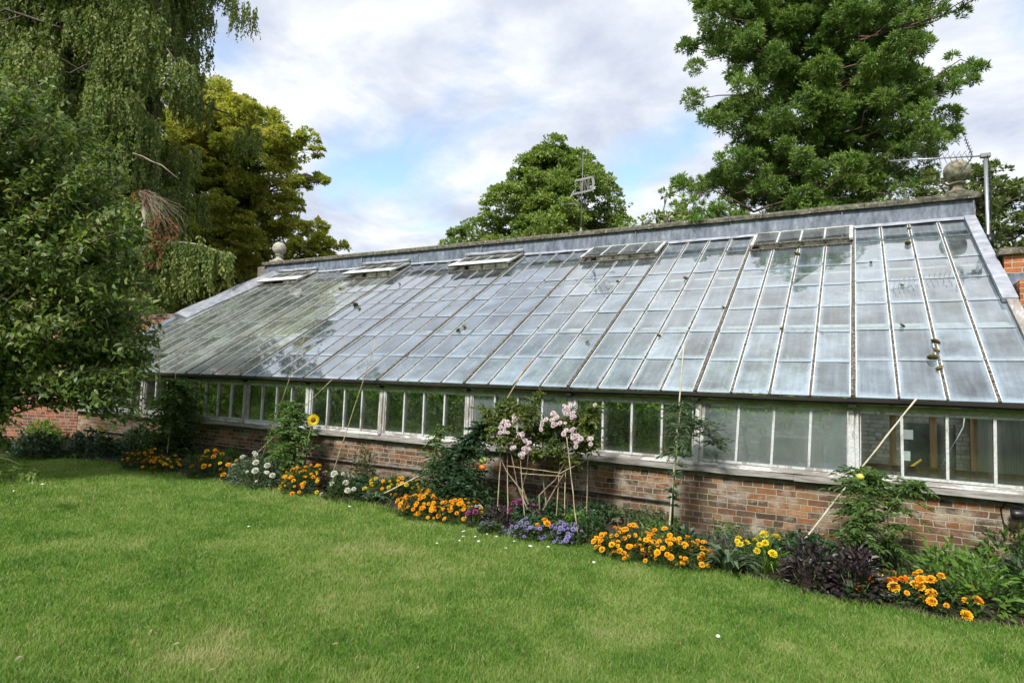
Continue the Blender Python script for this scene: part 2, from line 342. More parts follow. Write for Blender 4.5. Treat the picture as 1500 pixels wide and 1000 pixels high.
MT['red_fruit'] = plain('ripe tomato', (.5, .05, .015), .3)
MT['orange_fruit'] = plain('orange tomato', (.6, .16, .02), .3)
MT['green_fruit'] = plain('green tomato', (.3, .38, .1), .3)
MT['yellow_fruit'] = plain('yellow tomato', (.55, .5, .08), .3)
MT['card'] = plain('brown card', (.5, .36, .24), .85)
MT['fleece'] = plain('white fleece', (.7, .72, .72), .85)
MT['paper'] = plain('white paper', (.72, .74, .76), .7)
MT['dark_panel'] = noisy('black board', [(.3, (.008, .01, .014)), (.62, (.02, .022, .026)), (.75, (.14, .14, .14))], 24, 7, .5)
MT['yellow'] = plain('yellow handle', (.6, .42, .03), .5)
MT['boards'] = noisy('white boards', [(.3, (.6, .61, .58)), (.6, (.78, .79, .76))], 9, 5, .7, (1, 1, .2))
MT['pipe'] = noisy('old pipe', [(.3, (.07, .06, .055)), (.6, (.2, .18, .16))], 12, 5, .7)

# ------------------------------------------------------------ leaves
T_DIAMOND = (np.array([(0,0,0),(.45,-.5,.06),(1,0,-.08),(.45,.5,.06)], float), np.array([(0,1,2,3)]))
T_OVAL = (np.array([(0,0,0),(.3,-.46,.1),(.3,.46,.1),(.72,-.36,.04),(.72,.36,.04),(1,0,-.14),(.5,0,-.02)], float), np.array([(0,1,3,6),(1,3,5,6)]))
T_LEAF = (np.array([(0,0,0),(.28,-.45,.12),(.7,-.38,.06),(1,0,-.12),(.7,.38,.06),(.28,.45,.12)], float), np.array([(0,1,2,3),(0,3,4,5)]))
T_STRAP = (np.array([(0,-.35,0),(0,.35,0),(.4,-.5,.22),(.4,.5,.22),(.75,-.38,.2),(.75,.38,.2),(1,-.05,.0),(1,.05,.0)], float), np.array([(0,2,3,1),(2,4,5,3),(4,6,7,5)]))
def unit(a): return a/(np.linalg.norm(a, axis=-1, keepdims=True)+1e-9)
def rand_unit(n): return unit(rng.normal(size=(n, 3)))
def leaf_verts(P, D, Nn, Ls, W, T):
    """P origin, D direction, Nn approx normal, Ls length, W width ratio"""
    X = unit(D); Z = unit(Nn - X*(Nn*X).sum(1, keepdims=True)); Y = np.cross(Z, X)
    t, f = T; n = len(P); Ls = np.broadcast_to(Ls, (n,)); W = np.broadcast_to(W, (n,))
    V = P[:, None] + Ls[:, None, None]*(t[None, :, :1]*X[:, None] + (t[None, :, 1:2]*W[:, None, None])*Y[:, None] + t[None, :, 2:3]*Z[:, None])
    Fq = (f[None] + (np.arange(n)*len(t))[:, None, None]).reshape(-1, 4)
    return V.reshape(-1, 3), Fq
class Leaves:
    def __init__(s): s.V = []; s.F = []; s.n = 0; s.I = []
    def add(s, P, D, Nn, Ls, W, T=T_DIAMOND, mi=0):
        V, Fq = leaf_verts(np.asarray(P, float), np.asarray(D, float), np.asarray(Nn, float), Ls, W, T)
        s.V.append(V); s.F.append(Fq+s.n); s.n += len(V); s.I.append(np.full(len(Fq), mi)); return s
    def build(s, name, mats, parent=None, smooth=False):
        me = mesh_np(name, np.concatenate(s.V), [np.concatenate(s.F)], mats, np.concatenate(s.I), smooth)
        return link(bpy.data.objects.new(name, me), parent)
def crown(Lv, blobs, leaf, w, per, T=T_DIAMOND, sub=.3, up=.6, shell=.5, jitter=.35, out=.6, squash=.8, mi=0, hang=0.0):
    """blobs (n,4): world centre and radius. leaves sit in clumps spread through each blob."""
    for (x, y, z, r) in blobs:
        nc = max(8, int(26*(r/1.0)**1.2)) if r > .5 else 9
        cd = rand_unit(nc); cr = r*(shell+(1-shell)*rng.random(nc)**.6)
        cc = np.array([x, y, z]) + cd*cr[:, None]*np.array([1, 1, squash])
        m = max(6, int(per*(r**.35)))
        for k in range(nc):
            q = r*sub*(.6+.8*rng.random())
            d = rand_unit(m); d[:, 2] = np.where(d[:, 2] < -.3, -d[:, 2]*.5, d[:, 2])
            P = cc[k] + d*q*(.35+.65*rng.random((m, 1))**.5)*np.array([1.15, 1.15, .7])
            D = unit(d*out + cd[k]*.5 + rand_unit(m)*jitter*1.5 + np.array([0, 0, -hang]))
            Nn = unit(np.array([0, 0, up]) + d*.5 + rand_unit(m)*jitter*1.4)
            Lv.add(P, D, Nn, leaf*(.6+.8*rng.random(m)), w, T, mi)
def bez(a, b, sag=0.0, n=6, wob=.0):
    a, b = np.array(a, float), np.array(b, float); t = np.linspace(0, 1, n)[:, None]
    P = a*(1-t)+b*t; P[:, 2] += (sag*4*t*(1-t))[:, 0]
    P[1:-1] += rng.normal(size=(n-2, 3))*wob; return P
def spread(blobs, axis, copies=2, keep=1.0):
    """turn each blob about the trunk so the crown is as deep as it is wide"""
    out = [b for b in blobs]
    for b in blobs:
        dx, dy = b[0]-axis[0], b[1]-axis[1]; r = math.hypot(dx, dy); a0 = math.atan2(dy, dx)
        for c in range(copies):
            if rng.random() > keep: continue
            a = a0 + (1 if c % 2 else -1)*rng.uniform(.6, 1.5)
            out.append((axis[0]+r*.92*math.cos(a), axis[1]+r*.92*math.sin(a), b[2]+rng.normal()*.4, b[3]*rng.uniform(.85, 1.1)))
    return out
def tree(name, label, pxblobs, fw, trunk_u, mat, bark, leaf, w, per, T=T_DIAMOND, copies=2, keep=1.0, trunk_r=.35, top=None, group=None, cat='tree', base_z=0.0, limb=.07, limb_every=1, zjit=1.5, trunk_fw=None, **kw):
    s = F/fw
    axis = at(trunk_u, 400, trunk_fw or fw)
    bl = []
    for (u, v, r) in pxblobs:
        p = at(u, v, fw + rng.uniform(-zjit, zjit)); bl.append((p[0], p[1], p[2], r/s))
    bl = spread(bl, axis, copies, keep)
    root = thing(name, label, cat, (axis[0], axis[1], base_z), 0, group)
    o = np.array([axis[0], axis[1], base_z])
    bl = [(b[0]-o[0], b[1]-o[1], b[2]-o[2], b[3]) for b in bl]
    Lv = Leaves(); crown(Lv, bl, leaf, w, per, T, **kw)
    Lv.build('crown', mat, root)
    zt = max(b[2] for b in bl)*.9 if top is None else top
    tr = MB(); n = 10
    tp = np.array([(math.sin(i*.9)*.12*i/n, math.cos(i*.7)*.1*i/n, zt*i/(n-1)) for i in range(n)])
    tr.tube(tp, [trunk_r*(1.25 if i == 0 else 1)*(1-.85*i/(n-1)) for i in range(n)], 10)
    tr.build('trunk', bark, root, True)
    lb = MB()
    for i, b in enumerate(bl):
        if i % limb_every: continue
        d = math.hypot(b[0], b[1]); z0 = max(.8, min(zt*.95, b[2]-d*.35)); 
        a = np.array([tp[min(n-1, int(z0/zt*(n-1)))][0], tp[min(n-1, int(z0/zt*(n-1)))][1], z0])
        P = bez(a, b[:3], .12*d, 6, .08+.02*d); q = limb*(.5+.12*d)
        lb.tube(P, [q, q*.85, q*.7, q*.5, q*.35, q*.2], 5)
        for k in range(3):
            e = np.array(b[:3])+rand_unit(1)[0]*b[3]*.8
            lb.tube(bez(P[3+(k % 2)], e, .1, 4, .06), [q*.4, q*.3, q*.2, q*.1], 4)
    lb.build('limbs', bark, root, True)
    return root

# ------------------------------------------------------------ the ground
def sheet(name, poly, z, m):
    me = mesh_np(name, [(x, y, z) for x, y in poly], [[tuple(range(len(poly)))]], m); o = link(bpy.data.objects.new(name, me)); tag(o, kind='structure'); return o
def edge_y(x):
    xs = [-30, -17.5, -15, -13, -9.9, -7.4, -5.8, -4.4, -2.7, -1.3, 0, 1.2, 4]
    ys = [-4.5, -3.1, -2.1, -1.36, -1.36, -1.36, -1.36, -1.38, -1.55, -1.63, -1.9, -1.84, -1.84]
    return np.interp(x, xs, ys)
WORN = ((280, 960, .22), (325, 935, .14), (1150, 948, .12), (625, 895, .1), (560, 800, .3))
def lawn_colour(N, L, blade):
    g = N.new('ShaderNodeNewGeometry'); co = g.outputs['Position']
    a = noise(N, L, co, .75, 6, .68, .6); b = noise(N, L, co, 2.9, 5, .7, .4); c = noise(N, L, co, 12, 3, .6)
    f = math_(N, L, 'ADD', math_(N, L, 'MULTIPLY', a.outputs[0], .5), math_(N, L, 'ADD', math_(N, L, 'MULTIPLY', b.outputs[0], .35), math_(N, L, 'MULTIPLY', c.outputs[0], .15)))
    r = ramp(N, [(.35, (.06, .165, .022)), (.44, (.12, .24, .036)), (.52, (.195, .31, .06)), (.60, (.29, .36, .12)), (.69, (.4, .39, .2))])
    worn = None
    for (u_, v_, q) in WORN:
        c_ = onz(u_, v_); vd = N.new('ShaderNodeVectorMath'); vd.operation = 'DISTANCE'; L.new(co, vd.inputs[0]); vd.inputs[1].default_value = (c_[0], c_[1], 0)
        k_ = math_(N, L, 'SUBTRACT', 1.0, math_(N, L, 'MULTIPLY', math_(N, L, 'ADD', vd.outputs['Value'], math_(N, L, 'MULTIPLY', math_(N, L, 'SUBTRACT', c.outputs[0], .5), .5)), .6/q), True)
        worn = k_ if worn is None else math_(N, L, 'MAXIMUM', worn, k_)
    f = math_(N, L, 'ADD', f, math_(N, L, 'MULTIPLY', worn, math_(N, L, 'MULTIPLY', b.outputs[0], .26)))
    if blade:
        f = math_(N, L, 'ADD', f, math_(N, L, 'MULTIPLY', math_(N, L, 'SUBTRACT', g.outputs['Random Per Island'], .5), .16))
    L.new(f, r.inputs[0]); col = r.outputs[0]
    if blade:
        ri = ramp(N, [(.925, 0), (.935, 1)]); L.new(g.outputs['Random Per Island'], ri.inputs[0])
        col = mixc(N, L, ri.outputs[0], col, (.38, .33, .18))
    return col, f
m, nt, N, L = newmat('lawn turf'); col, f = lawn_colour(N, L, False)
g_ = N.new('ShaderNodeNewGeometry'); nn = noise(N, L, g_.outputs['Position'], 60, 4, .7)
col = mixc(N, L, .45, col, mixc(N, L, nn.outputs[0], (.25, .3, .2), (1.3, 1.3, 1.2)), 'MULTIPLY')
finish(N, L, col, .95, nn.outputs[0], 1.0, .03, 0, .1); MT['turf'] = m
m, nt, N, L = newmat('grass blades'); col, f = lawn_colour(N, L, True)
p = N.new('ShaderNodeBsdfPrincipled'); setin(p, Roughness=.5); p.inputs['Specular IOR Level'].default_value = .25; L.new(col, p.inputs['Base Color'])
t = N.new('ShaderNodeBsdfTranslucent'); L.new(mixc(N, L, 1.0, col, (1.2, 1.3, .6), 'MULTIPLY'), t.inputs[0])
ms = N.new('ShaderNodeMixShader'); ms.inputs[0].default_value = .35; L.new(p.outputs[0], ms.inputs[1]); L.new(t.outputs[0], ms.inputs[2])
o = N.new('ShaderNodeOutputMaterial'); L.new(ms.outputs[0], o.inputs[0]); MT['blade'] = m

sheet('ground', [(-600, -600), (600, -600), (600, 900), (-600, 900)], -.012, MT['soil'])
xs = np.linspace(-17.5, 4, 40)
lawn_poly = [(-60, -60), (45, -60), (45, -1.84), (4, -1.84)] + [(x, float(edge_y(x))+.03*math.sin(7*x)) for x in xs[::-1][1:]] + [(-30, -4.5), (-60, -12)]
lm = MB(); 
for i in range(len(xs)-1):
    a, b = xs[i], xs[i+1]
    lm.add([(a, -60, 0), (b, -60, 0), (b, edge_y(b)+.03*math.sin(7*b), 0), (a, edge_y(a)+.03*math.sin(7*a), 0)], [(0, 1, 2, 3)])
lm.add([(-60, -60, 0), (-17.5, -60, 0), (-17.5, -3.1+.03*math.sin(7*-17.5), 0), (-60, -12, 0)], [(0, 1, 2, 3)])
lm.add([(4, -60, 0), (45, -60, 0), (45, -1.84, 0), (4, -1.84+.03*math.sin(28), 0)], [(0, 1, 2, 3)])
lawn = lm.build('lawn', MT['turf']); tag(lawn, kind='structure')
# flower bed: low mound of soil
nx, ny = 160, 10; V = []; 
for i in range(nx):
    x = -16.9+(2.9+16.9)*i/(nx-1); e = float(edge_y(x))+.03*math.sin(7*x)
    for j in range(ny):
        t = j/(ny-1); V.append((x, e*(1-t)+.04*t, -.004 + .07*math.sin(math.pi*min(1, t*1.1+.02))**.6 + R_.uniform(0, .015)))
me = mesh_np('flower_bed', V, [[(i*ny+j, (i+1)*ny+j, (i+1)*ny+j+1, i*ny+j+1) for i in range(nx-1) for j in range(ny-1)]], MT['soil'], smooth=True)
tag(link(bpy.data.objects.new('flower_bed', me)), kind='structure')
sheet('flower_bed_corner', [(-16.9, .05), (-28, -6.3), (-28, -7.2), (-22, -4.2), (-16.9, -2.9)], -.006, MT['soil'])

# grass blades (one mass)
def grass():
    P = []
    n = 1250000
    rr = 2.6 + 0*rng.random(n)
    # distance density ~ 1/d^2 beyond 5 m
    u = rng.random(n); r = np.exp(np.log(2.9) + u*(np.log(19.5)-np.log(2.9)))
    keep = rng.random(n) < np.where(r < 4.6, (r/4.6)**1.3, 1.0); r = r[keep]; n = len(r)
    a = rng.uniform(-.86, .86, n)
    fx, fy = M[2][0], M[2][1]; s = math.hypot(fx, fy); fx /= s; fy /= s
    dx = fx*np.cos(a)+fy*np.sin(a); dy = fy*np.cos(a)-fx*np.sin(a)
    x = CAM[0]+dx*r; y = CAM[1]+dy*r
    ok = (y < edge_y(x)+.03*np.sin(7*x)+.03) & (x < 3.2) & (x > -19)
    # worn spots
    for (u_, v_, q) in ((280, 960, .2), (325, 935, .12), (1150, 948, .1), (625, 895, .08)):
        c = onz(u_, v_); d = np.hypot(x-c[0], y-c[1]); ok &= (d > q*(.5+rng.random(n))) | (rng.random(n) < .45)
    x, y, r = x[ok], y[ok], r[ok]; n = len(x)
    lon = .5+.5*np.sin(x*1.7+1.3*np.sin(y*2.1))*np.cos(y*1.9+x*.6)
    h = (.02+.022*rng.random(n)+.018*lon)*(1+.5*(rng.random(n) < .05))*(1+1.1*np.clip(1-(edge_y(x)-y)/.16, 0, 1)*rng.random(n)); w = .0020+.00055*r
    ang = rng.uniform(0, 2*math.pi, n); la = rng.uniform(0, 2*math.pi, n); ln = h*rng.uniform(.15, 1.0, n)
    sx, sy = np.cos(ang)*w/2, np.sin(ang)*w/2
    lx, ly = np.cos(la)*ln, np.sin(la)*ln
    V = np.empty((n, 5, 3), np.float32)
    V[:, 0] = np.stack([x-sx, y-sy, np.full(n, -.002)], 1); V[:, 1] = np.stack([x+sx, y+sy, np.full(n, -.002)], 1)
    V[:, 2] = np.stack([x+sx*.8+lx*.35, y+sy*.8+ly*.35, h*.6], 1); V[:, 3] = np.stack([x-sx*.8+lx*.35, y-sy*.8+ly*.35, h*.6], 1)
    V[:, 4] = np.stack([x+lx, y+ly, h], 1)
    b = (np.arange(n)*5)[:, None]
    me = mesh_np('grass', V.reshape(-1, 3), [b+np.array([0, 1, 2, 3]), b+np.array([3, 2, 4])], MT['blade'])
    tag(link(bpy.data.objects.new('grass', me)), 'short mown lawn grass with paler worn patches', 'grass', kind='stuff')
grass()

# ------------------------------------------------------------ the greenhouse
B = 1.76; ZS, ZT, ZE, ZR, D = .93, 1.672, 1.8165, 5.011, 4.9555; OV = .16
XL, XR = -9.5*B, B
es = np.array([0, D+OV, ZR-ZE]); SL = np.linalg.norm(es); es = es/SL; en_ = np.array([0, -es[2], es[1]]); ex = np.array([1., 0, 0])
def rp(x, t, h=0.0): return np.array([x, -OV, ZE]) + es*SL*t + en_*h
gh = thing('greenhouse', 'long white timber lean-to greenhouse with sloping glass roof on a low red brick wall', 'greenhouse', (0, 0, 0))
def gbuild(mb, name, mats, smooth=False, parent=gh): return mb.build(name, mats, parent, smooth)
w = MB().box((XL-.1, 0, -.05), (XR+.08, .24, ZS-.185)); gbuild(w, 'front_wall', MT['brick'])
w = MB().box((XL-.1, -.012, ZS-.182), (XR+.08, .22, ZS-.13)); gbuild(w, 'mortar_course', noisy('mortar bed', [(.3, (.12, .115, .085)), (.7, (.26, .24, .19))], 14, 5, .95))
# sill in two lengths boards, slightly uneven
def wavy_board(x0, x1, y0, y1, z0, z1, seg=.35, amp=.006):
    mb = MB(); n = max(2, int(abs(x1-x0)/seg)); X = np.linspace(x0, x1, n+1); V = []
    for x in X:
        a, b, c = (R_.uniform(-amp, amp) for _ in range(3))
        V += [(x, y0+a, z0+b), (x, y1, z0+b), (x, y1, z1+c), (x, y0+a+.006, z1+c-.004)]
    fs = []
    for i in range(n):
        for j in range(4): fs.append((i*4+j, i*4+(j+1) % 4, (i+1)*4+(j+1) % 4, (i+1)*4+j))
    fs += [(0, 3, 2, 1), (n*4, n*4+1, n*4+2, n*4+3)]
    return mb.add(V, [f[::-1] for f in fs])
for (a, b) in ((XL-.1, -9.3), (-9.297, -4.6), (-4.597, -.62), (-.617, XR+.1)):
    gbuild(wavy_board(a, b, -.105+R_.uniform(-.006, .006), .1, ZS-.125, ZS-.058), 'sill', MT['paint_sill'])
for (a, b) in ((XL-.1, -7.05), (-7.047, -1.77), (-1.767, XR+.1)):
    gbuild(wavy_board(a, b, -.035, .1, ZS-.055, ZS-.002, amp=.004), 'sub_sill', MT['paint_h'])
# head board, gutter
gbuild(MB().box((XL-.1, -.03, ZT-.012), (XR+.1, .09, ZT+.055)), 'head_board', MT['lintel'])
gbuild(MB().box((XL-.12, -.145, ZE-.045), (XR+.12, .07, ZE-.028)), 'eaves_board', MT['gutter'])
gt = MB(); X = np.linspace(XL-.15, XR+.3, 50); prof = [(-.1, ZT+.058), (-.155, ZT+.064), (-.185, ZT+.085), (-.192, ZT+.118), (-.18, ZT+.121), (-.165, ZT+.098), (-.1, ZT+.085)]
V = [(x, a, b+.004*math.sin(x*2.3)) for x in X for a, b in prof]; k = len(prof)
gt.add(V, [(i*k+j, i*k+(j+1) % k, (i+1)*k+(j+1) % k, (i+1)*k+j) for i in range(49) for j in range(k)]); gbuild(gt, 'gutter', MT['gutter'])
for kk in range(-1, 10):
    gbuild(MB().box((-kk*B-.05, -.15, ZT+.02), (-kk*B+.03, -.032, ZT+.056)), 'gutter_bracket', MT['black'])
# posts
for kk in range(-1, 10):
    x = -kk*B
    pb = MB(); lean = R_.uniform(-.012, .012)+(.04 if kk == 1 else 0)
    for (x0, x1, y0, y1) in ((-.052, .018, -.055, .07), (.021, .062, -.03, .07)):
        V = [(x+x0, y0, ZS-.03), (x+x1, y0, ZS-.03), (x+x1, y1, ZS-.03), (x+x0, y1, ZS-.03), (x+x0+lean, y0, ZT-.013), (x+x1+lean, y0, ZT-.013), (x+x1+lean, y1, ZT-.013), (x+x0+lean, y1, ZT-.013)]
        pb.add(V, [(0,3,2,1),(4,5,6,7),(0,1,5,4),(1,2,6,5),(2,3,7,6),(3,0,4,7)])
    gbuild(pb, 'post', MT['paint_v'])
gbuild(MB().box((XL-.06, -.05, ZS-.03), (XL+.02, .07, ZT-.013)), 'post', MT['paint_v'])
# windows
def quad_uv(name, quads, mat, parent, edge_mat=None, lip=0):
    V = []; Fq = []; uv = []; mi = []
    for q in quads:
        n = len(V); V += [tuple(a) for a in q]; Fq.append((n, n+1, n+2, n+3)); uv += [(0, 0), (1, 0), (1, 1), (0, 1)]; mi.append(0)
    if lip:
        for q in quads:
            n = len(V); a, b = np.array(q[0]), np.array(q[1]); o = -en_*lip
            V += [tuple(a+o), tuple(b+o), tuple(b), tuple(a)]; Fq.append((n, n+1, n+2, n+3)); uv += [(0, 0)]*4; mi.append(1)
    me = mesh_np(name, V, [Fq], [mat]+([edge_mat] if edge_mat else []), mi, False, uv)
    return link(bpy.data.objects.new(name, me), parent)
for kk in range(-1, 10):
    xr = -kk*B-.055; xl = -(kk+1)*B+.065
    nb = 4
    if kk == 9: xl = XL+.02; nb = 2
    frame = MB(); V = []
    for y_ in (-.012, .035):
        V += [(xl, y_, ZS), (xr, y_, ZS), (xr, y_, ZT-.016), (xl, y_, ZT-.016), (xl+.012, y_, ZS+.028), (xr-.012, y_, ZS+.028), (xr-.012, y_, ZT-.045), (xl+.012, y_, ZT-.045)]
    fs_ = []
    for j in range(4):
        k_ = (j+1) % 4; fs_ += [(j, k_, 4+k_, 4+j), (8+4+j, 8+4+k_, 8+k_, 8+j), (4+j, 4+k_, 12+k_, 12+j), (j, 8+j, 8+k_, k_)]
    frame.add(V, fs_)
    fo = gbuild(frame, 'window', MT['paint_bar'])
    Xs = [xl+(xr-xl)*i/nb for i in range(nb+1)]
    hazy = kk in (0,); 
    for i in range(nb):
        tlt = R_.uniform(-.006, .006); tl2 = R_.uniform(-.004, .004)
        if hazy: tlt -= .03
        quad_uv('pane', [((Xs[i], .012, ZS+.02), (Xs[i+1], .012+tl2, ZS+.02), (Xs[i+1], .012+tl2+tlt, ZT-.03), (Xs[i], .012+tlt, ZT-.03))], MT['win_glass_hazy' if hazy or (kk == 2 and i != 1) else 'win_glass'], fo)
    for i in range(1, nb):
        x = Xs[i]; ln = R_.uniform(-.008, .008)+(.03 if kk == 0 else 0)
        V = [(x-.014, -.03, ZS-.001), (x+.014, -.03, ZS-.001), (x+.014, .04, ZS-.001), (x-.014, .04, ZS-.001), (x-.014+ln, -.03, ZT-.014), (x+.014+ln, -.03, ZT-.014), (x+.014+ln, .04, ZT-.014), (x-.014+ln, .04, ZT-.014)]
        MB().add(V, [(0,3,2,1),(4,5,6,7),(0,1,5,4),(1,2,6,5),(2,3,7,6),(3,0,4,7)]).build('glazing_bar', MT['paint_bar'], fo)
# roof
ROWS = [0, .14, .28, .418, .556, .695, .86, 1.0]
def slope_box(mb, x0, x1, t0, t1, h0, h1, mi=0, dx=0.0):
    V = []
    for t, d in ((t0, 0), (t1, dx)):
        for x, h in ((x0, h0), (x1, h0), (x1, h1), (x0, h1)): V.append(rp(x+d, t, h))
    return mb.add(V, [(0,1,2,3),(7,6,5,4),(4,5,1,0),(5,6,2,1),(6,7,3,2),(7,4,0,3)], mi)
def rough_bar(mb, x, w, t0, t1, h0, h1, n=22, amp=.003, mi=0):
    V = []
    for i in range(n+1):
        t = t0+(t1-t0)*i/n; a = R_.uniform(-amp, amp); b = R_.uniform(-amp, amp)
        for xx, h in ((x-w/2+a, h0), (x+w/2+b, h0), (x+w/2*.8+b, h1+a), (x-w/2*.8+a, h1+b)): V.append(rp(xx, t, h))
    fs = [(i*4+j, i*4+(j+1) % 4, (i+1)*4+(j+1) % 4, (i+1)*4+j) for i in range(n) for j in range(4)] + [(0, 1, 2, 3), (n*4+3, n*4+2, n*4+1, n*4)]
    mb.add(V, [f[::-1] for f in fs], mi)
def bar_mesh(x, w, proud, t1=1.0):
    mb = MB(); rough_bar(mb, x, w, -.004, t1, -.006, proud)
    slope_box(mb, x-w/2*.7, x+w/2*.7, .004, t1, -.09 if w > .05 else -.05, -.007, 1)
    for s_ in (-1, 1):
        a = x+s_*w/2; slope_box(mb, min(a, a+s_*.011), max(a, a+s_*.011), 0, t1, .002, .010, 1)
    return mb
vents = (0, 2, 4, 6, 8)
for kk in range(-1, 10):
    x0, x1 = -(kk+1)*B, -kk*B; nb = 4
    if kk == 9: x0 = XL; nb = 2
    Xs = [x0+(x1-x0)*i/nb for i in range(nb+1)]
    top = .86 if kk in vents else 1.0; quads = []
    for i in range(nb):
        off = R_.uniform(-.006, .006)
        for j in range(7):
            t0, t1 = ROWS[j]+(off if 0 < j < 6 else 0), ROWS[j+1]+(off if j < 5 else 0)
            if t0 >= top-.01: continue
            a, b = Xs[i]+.008, Xs[i+1]-.008; e = [R_.uniform(-.0036, .0036) for _ in range(4)]
            quads.append((rp(a, t0-.004, .009+e[0]), rp(b, t0-.004, .009+e[1]), rp(b, t1+.002, .001+e[2]), rp(a, t1+.002, .001+e[3])))
    ro = quad_uv('roof_glazing', quads, MT['roof_glass_old' if kk >= 6 else 'roof_glass'], gh, MT['glass_edge'], .011)
    for i in range(1, nb): bar_mesh(Xs[i], .028, .022, top-.002).build('glazing_bar', [MT['bar_top'], MT['putty']], ro)
for kk in range(0, 10):
    gbuild(bar_mesh(-kk*B, .052, .034), 'rafter', [MT['bar_top'], MT['putty']])
# purlins inside
for t in (.33, .67): gbuild(slope_box(MB(), XL, XR, t, t+.015, -.2, -.1), 'purlin', MT['boards'])
# vents
for n_, kk in enumerate(vents):
    x0, x1 = -(kk+1)*B+.035, -kk*B-.0; t0, t1 = .852, .993; opn = (.05, .07, .10, .11, .07)[n_]
    vr = MB(); hh = .045
    def vp(x, t, h, o=opn): return rp(x, t, .04 + h + o*(t1-t)/(t1-t0))
    def vbox(mb, xa, xb, ta, tb, ha, hb, mi=0):
        V = [vp(x, t, h) for t in (ta, tb) for x, h in ((xa, ha), (xb, ha), (xb, hb), (xa, hb))]
        mb.add(V, [(0,1,2,3),(7,6,5,4),(4,5,1,0),(5,6,2,1),(6,7,3,2),(7,4,0,3)], mi)
    vbox(vr, x0, x0+.06, t0, t1, 0, .04); vbox(vr, x1-.06, x1, t0, t1, 0, .04)
    vbox(vr, x0+.06, x1-.06, t0, t0+.010, 0, .036, 1); vbox(vr, x0+.06, x1-.06, t1-.008, t1, 0, .038)
    vo = gbuild(vr, 'roof_vent', [MT['paint_v'], MT['bar_top']])
    Xs = [x0+.06+(x1-x0-.12)*i/4 for i in range(5)]
    for i in range(1, 4):
        b_ = MB(); vbox(b_, Xs[i]-.014, Xs[i]+.014, t0+.0102, t1-.0082, .004, .034); b_.build('vent_bar', MT['paint_bar'], vo)
    qs = [(vp(Xs[i]+.002, t0+.010, .022), vp(Xs[i+1]-.002, t0+.010, .022), vp(Xs[i+1]-.002, t1-.008, .022), vp(Xs[i]+.002, t1-.008, .022)) for i in range(4)]
    quad_uv('vent_glass', qs, MT['vent_glass'], vo)
    # dark curb beneath
    cb_ = MB(); slope_box(cb_, x0, x1-.02, .845, .853, -.02, .04); cb_.build('curb', MT['bar_top'], vo)
    if n_ >= 2:
        fl = MB(); P = [rp(x0+.02+(x1-x0-.04)*i/8, .997, .135+.01*math.sin(i*1.7)) for i in range(9)]
        fl.tube(P, .045, 8); fl.build('lead_roll', MT['lead_pale'], vo, True)
        wl = MB(); vbox(wl, x0+.01, x1-.01, t0-.002, t0+.045, .042, .05); wl.build('weather_board', MT['boards'], vo)
# ridge: back wall, lead upstand, coping, verge leads
bw_ = MB().box((XL-.2, D+.03, -.05), (XR+.12, D+.36, 5.352)); gbuild(bw_, 'back_wall', MT['whitewash'])
ld = MB(); n = 9; Xs = np.linspace(XL+.3, XR+.09, n+1)
for i in range(n):
    a, b = Xs[i]+.0, Xs[i+1]-.002; y = D-.005-(i % 2)*.008
    V = [(a, y-.004, 5.0), (b, y-.002, 5.0), (b, y+.004, 5.353), (a, y+.002, 5.353), (a, D+.028, 5.0), (b, D+.028, 5.0), (b, D+.028, 5.353), (a, D+.028, 5.353)]
    ld.add(V, [(0,1,2,3),(5,4,7,6),(4,0,3,7),(1,5,6,2),(3,2,6,7),(4,5,1,0)])
    ld.box((b-.012, y-.03, 5.0), (b+.006, y-.006, 5.35))
gbuild(ld, 'lead_upstand', MT['lead'])
fa = MB(); Xw = np.linspace(XL+.3, XR+.09, 60); V = []
for i, x in enumerate(Xw):
    q = .004*math.sin(i*1.9)+R_.uniform(-.003, .003)
    V += [rp(x, .985+R_.uniform(-.002, .002), .03+q), (x, D-.018, 5.05+q), (x, D-.006, 5.06+q)]
fa.add(V, [(i*3+j, (i+1)*3+j, (i+1)*3+j+1, i*3+j+1) for i in range(59) for j in range(2)]); gbuild(fa, 'lead_apron', MT['lead_pale'])
x = XL+.12
while x < XR+.2:
    l = min(R_.uniform(.85, 1.0), XR+.2-x); a, b = x+.003, x+l-.003; z = 5.356+R_.uniform(-.004, .004); t = .105+R_.uniform(-.006, .006)
    cp = MB(); ys = (D-.075, D-.06, D+.43, D+.45)
    V = [(xx, yy, zz) for xx in (a, b) for yy, zz in ((ys[0], z+.005), (ys[0]-.005+R_.uniform(-.006, .006), z+t*.55), (ys[1], z+t), (ys[2], z+t+.02), (ys[3], z+t*.5), (ys[3], z))]
    cp.add(V, [(0,1,2,3,4,5), (11,10,9,8,7,6)] + [(j, 6+j, 6+(j+1) % 6, (j+1) % 6) for j in range(6)])
    co_ = gbuild(cp, 'coping_stone', MT['stone']); x += l
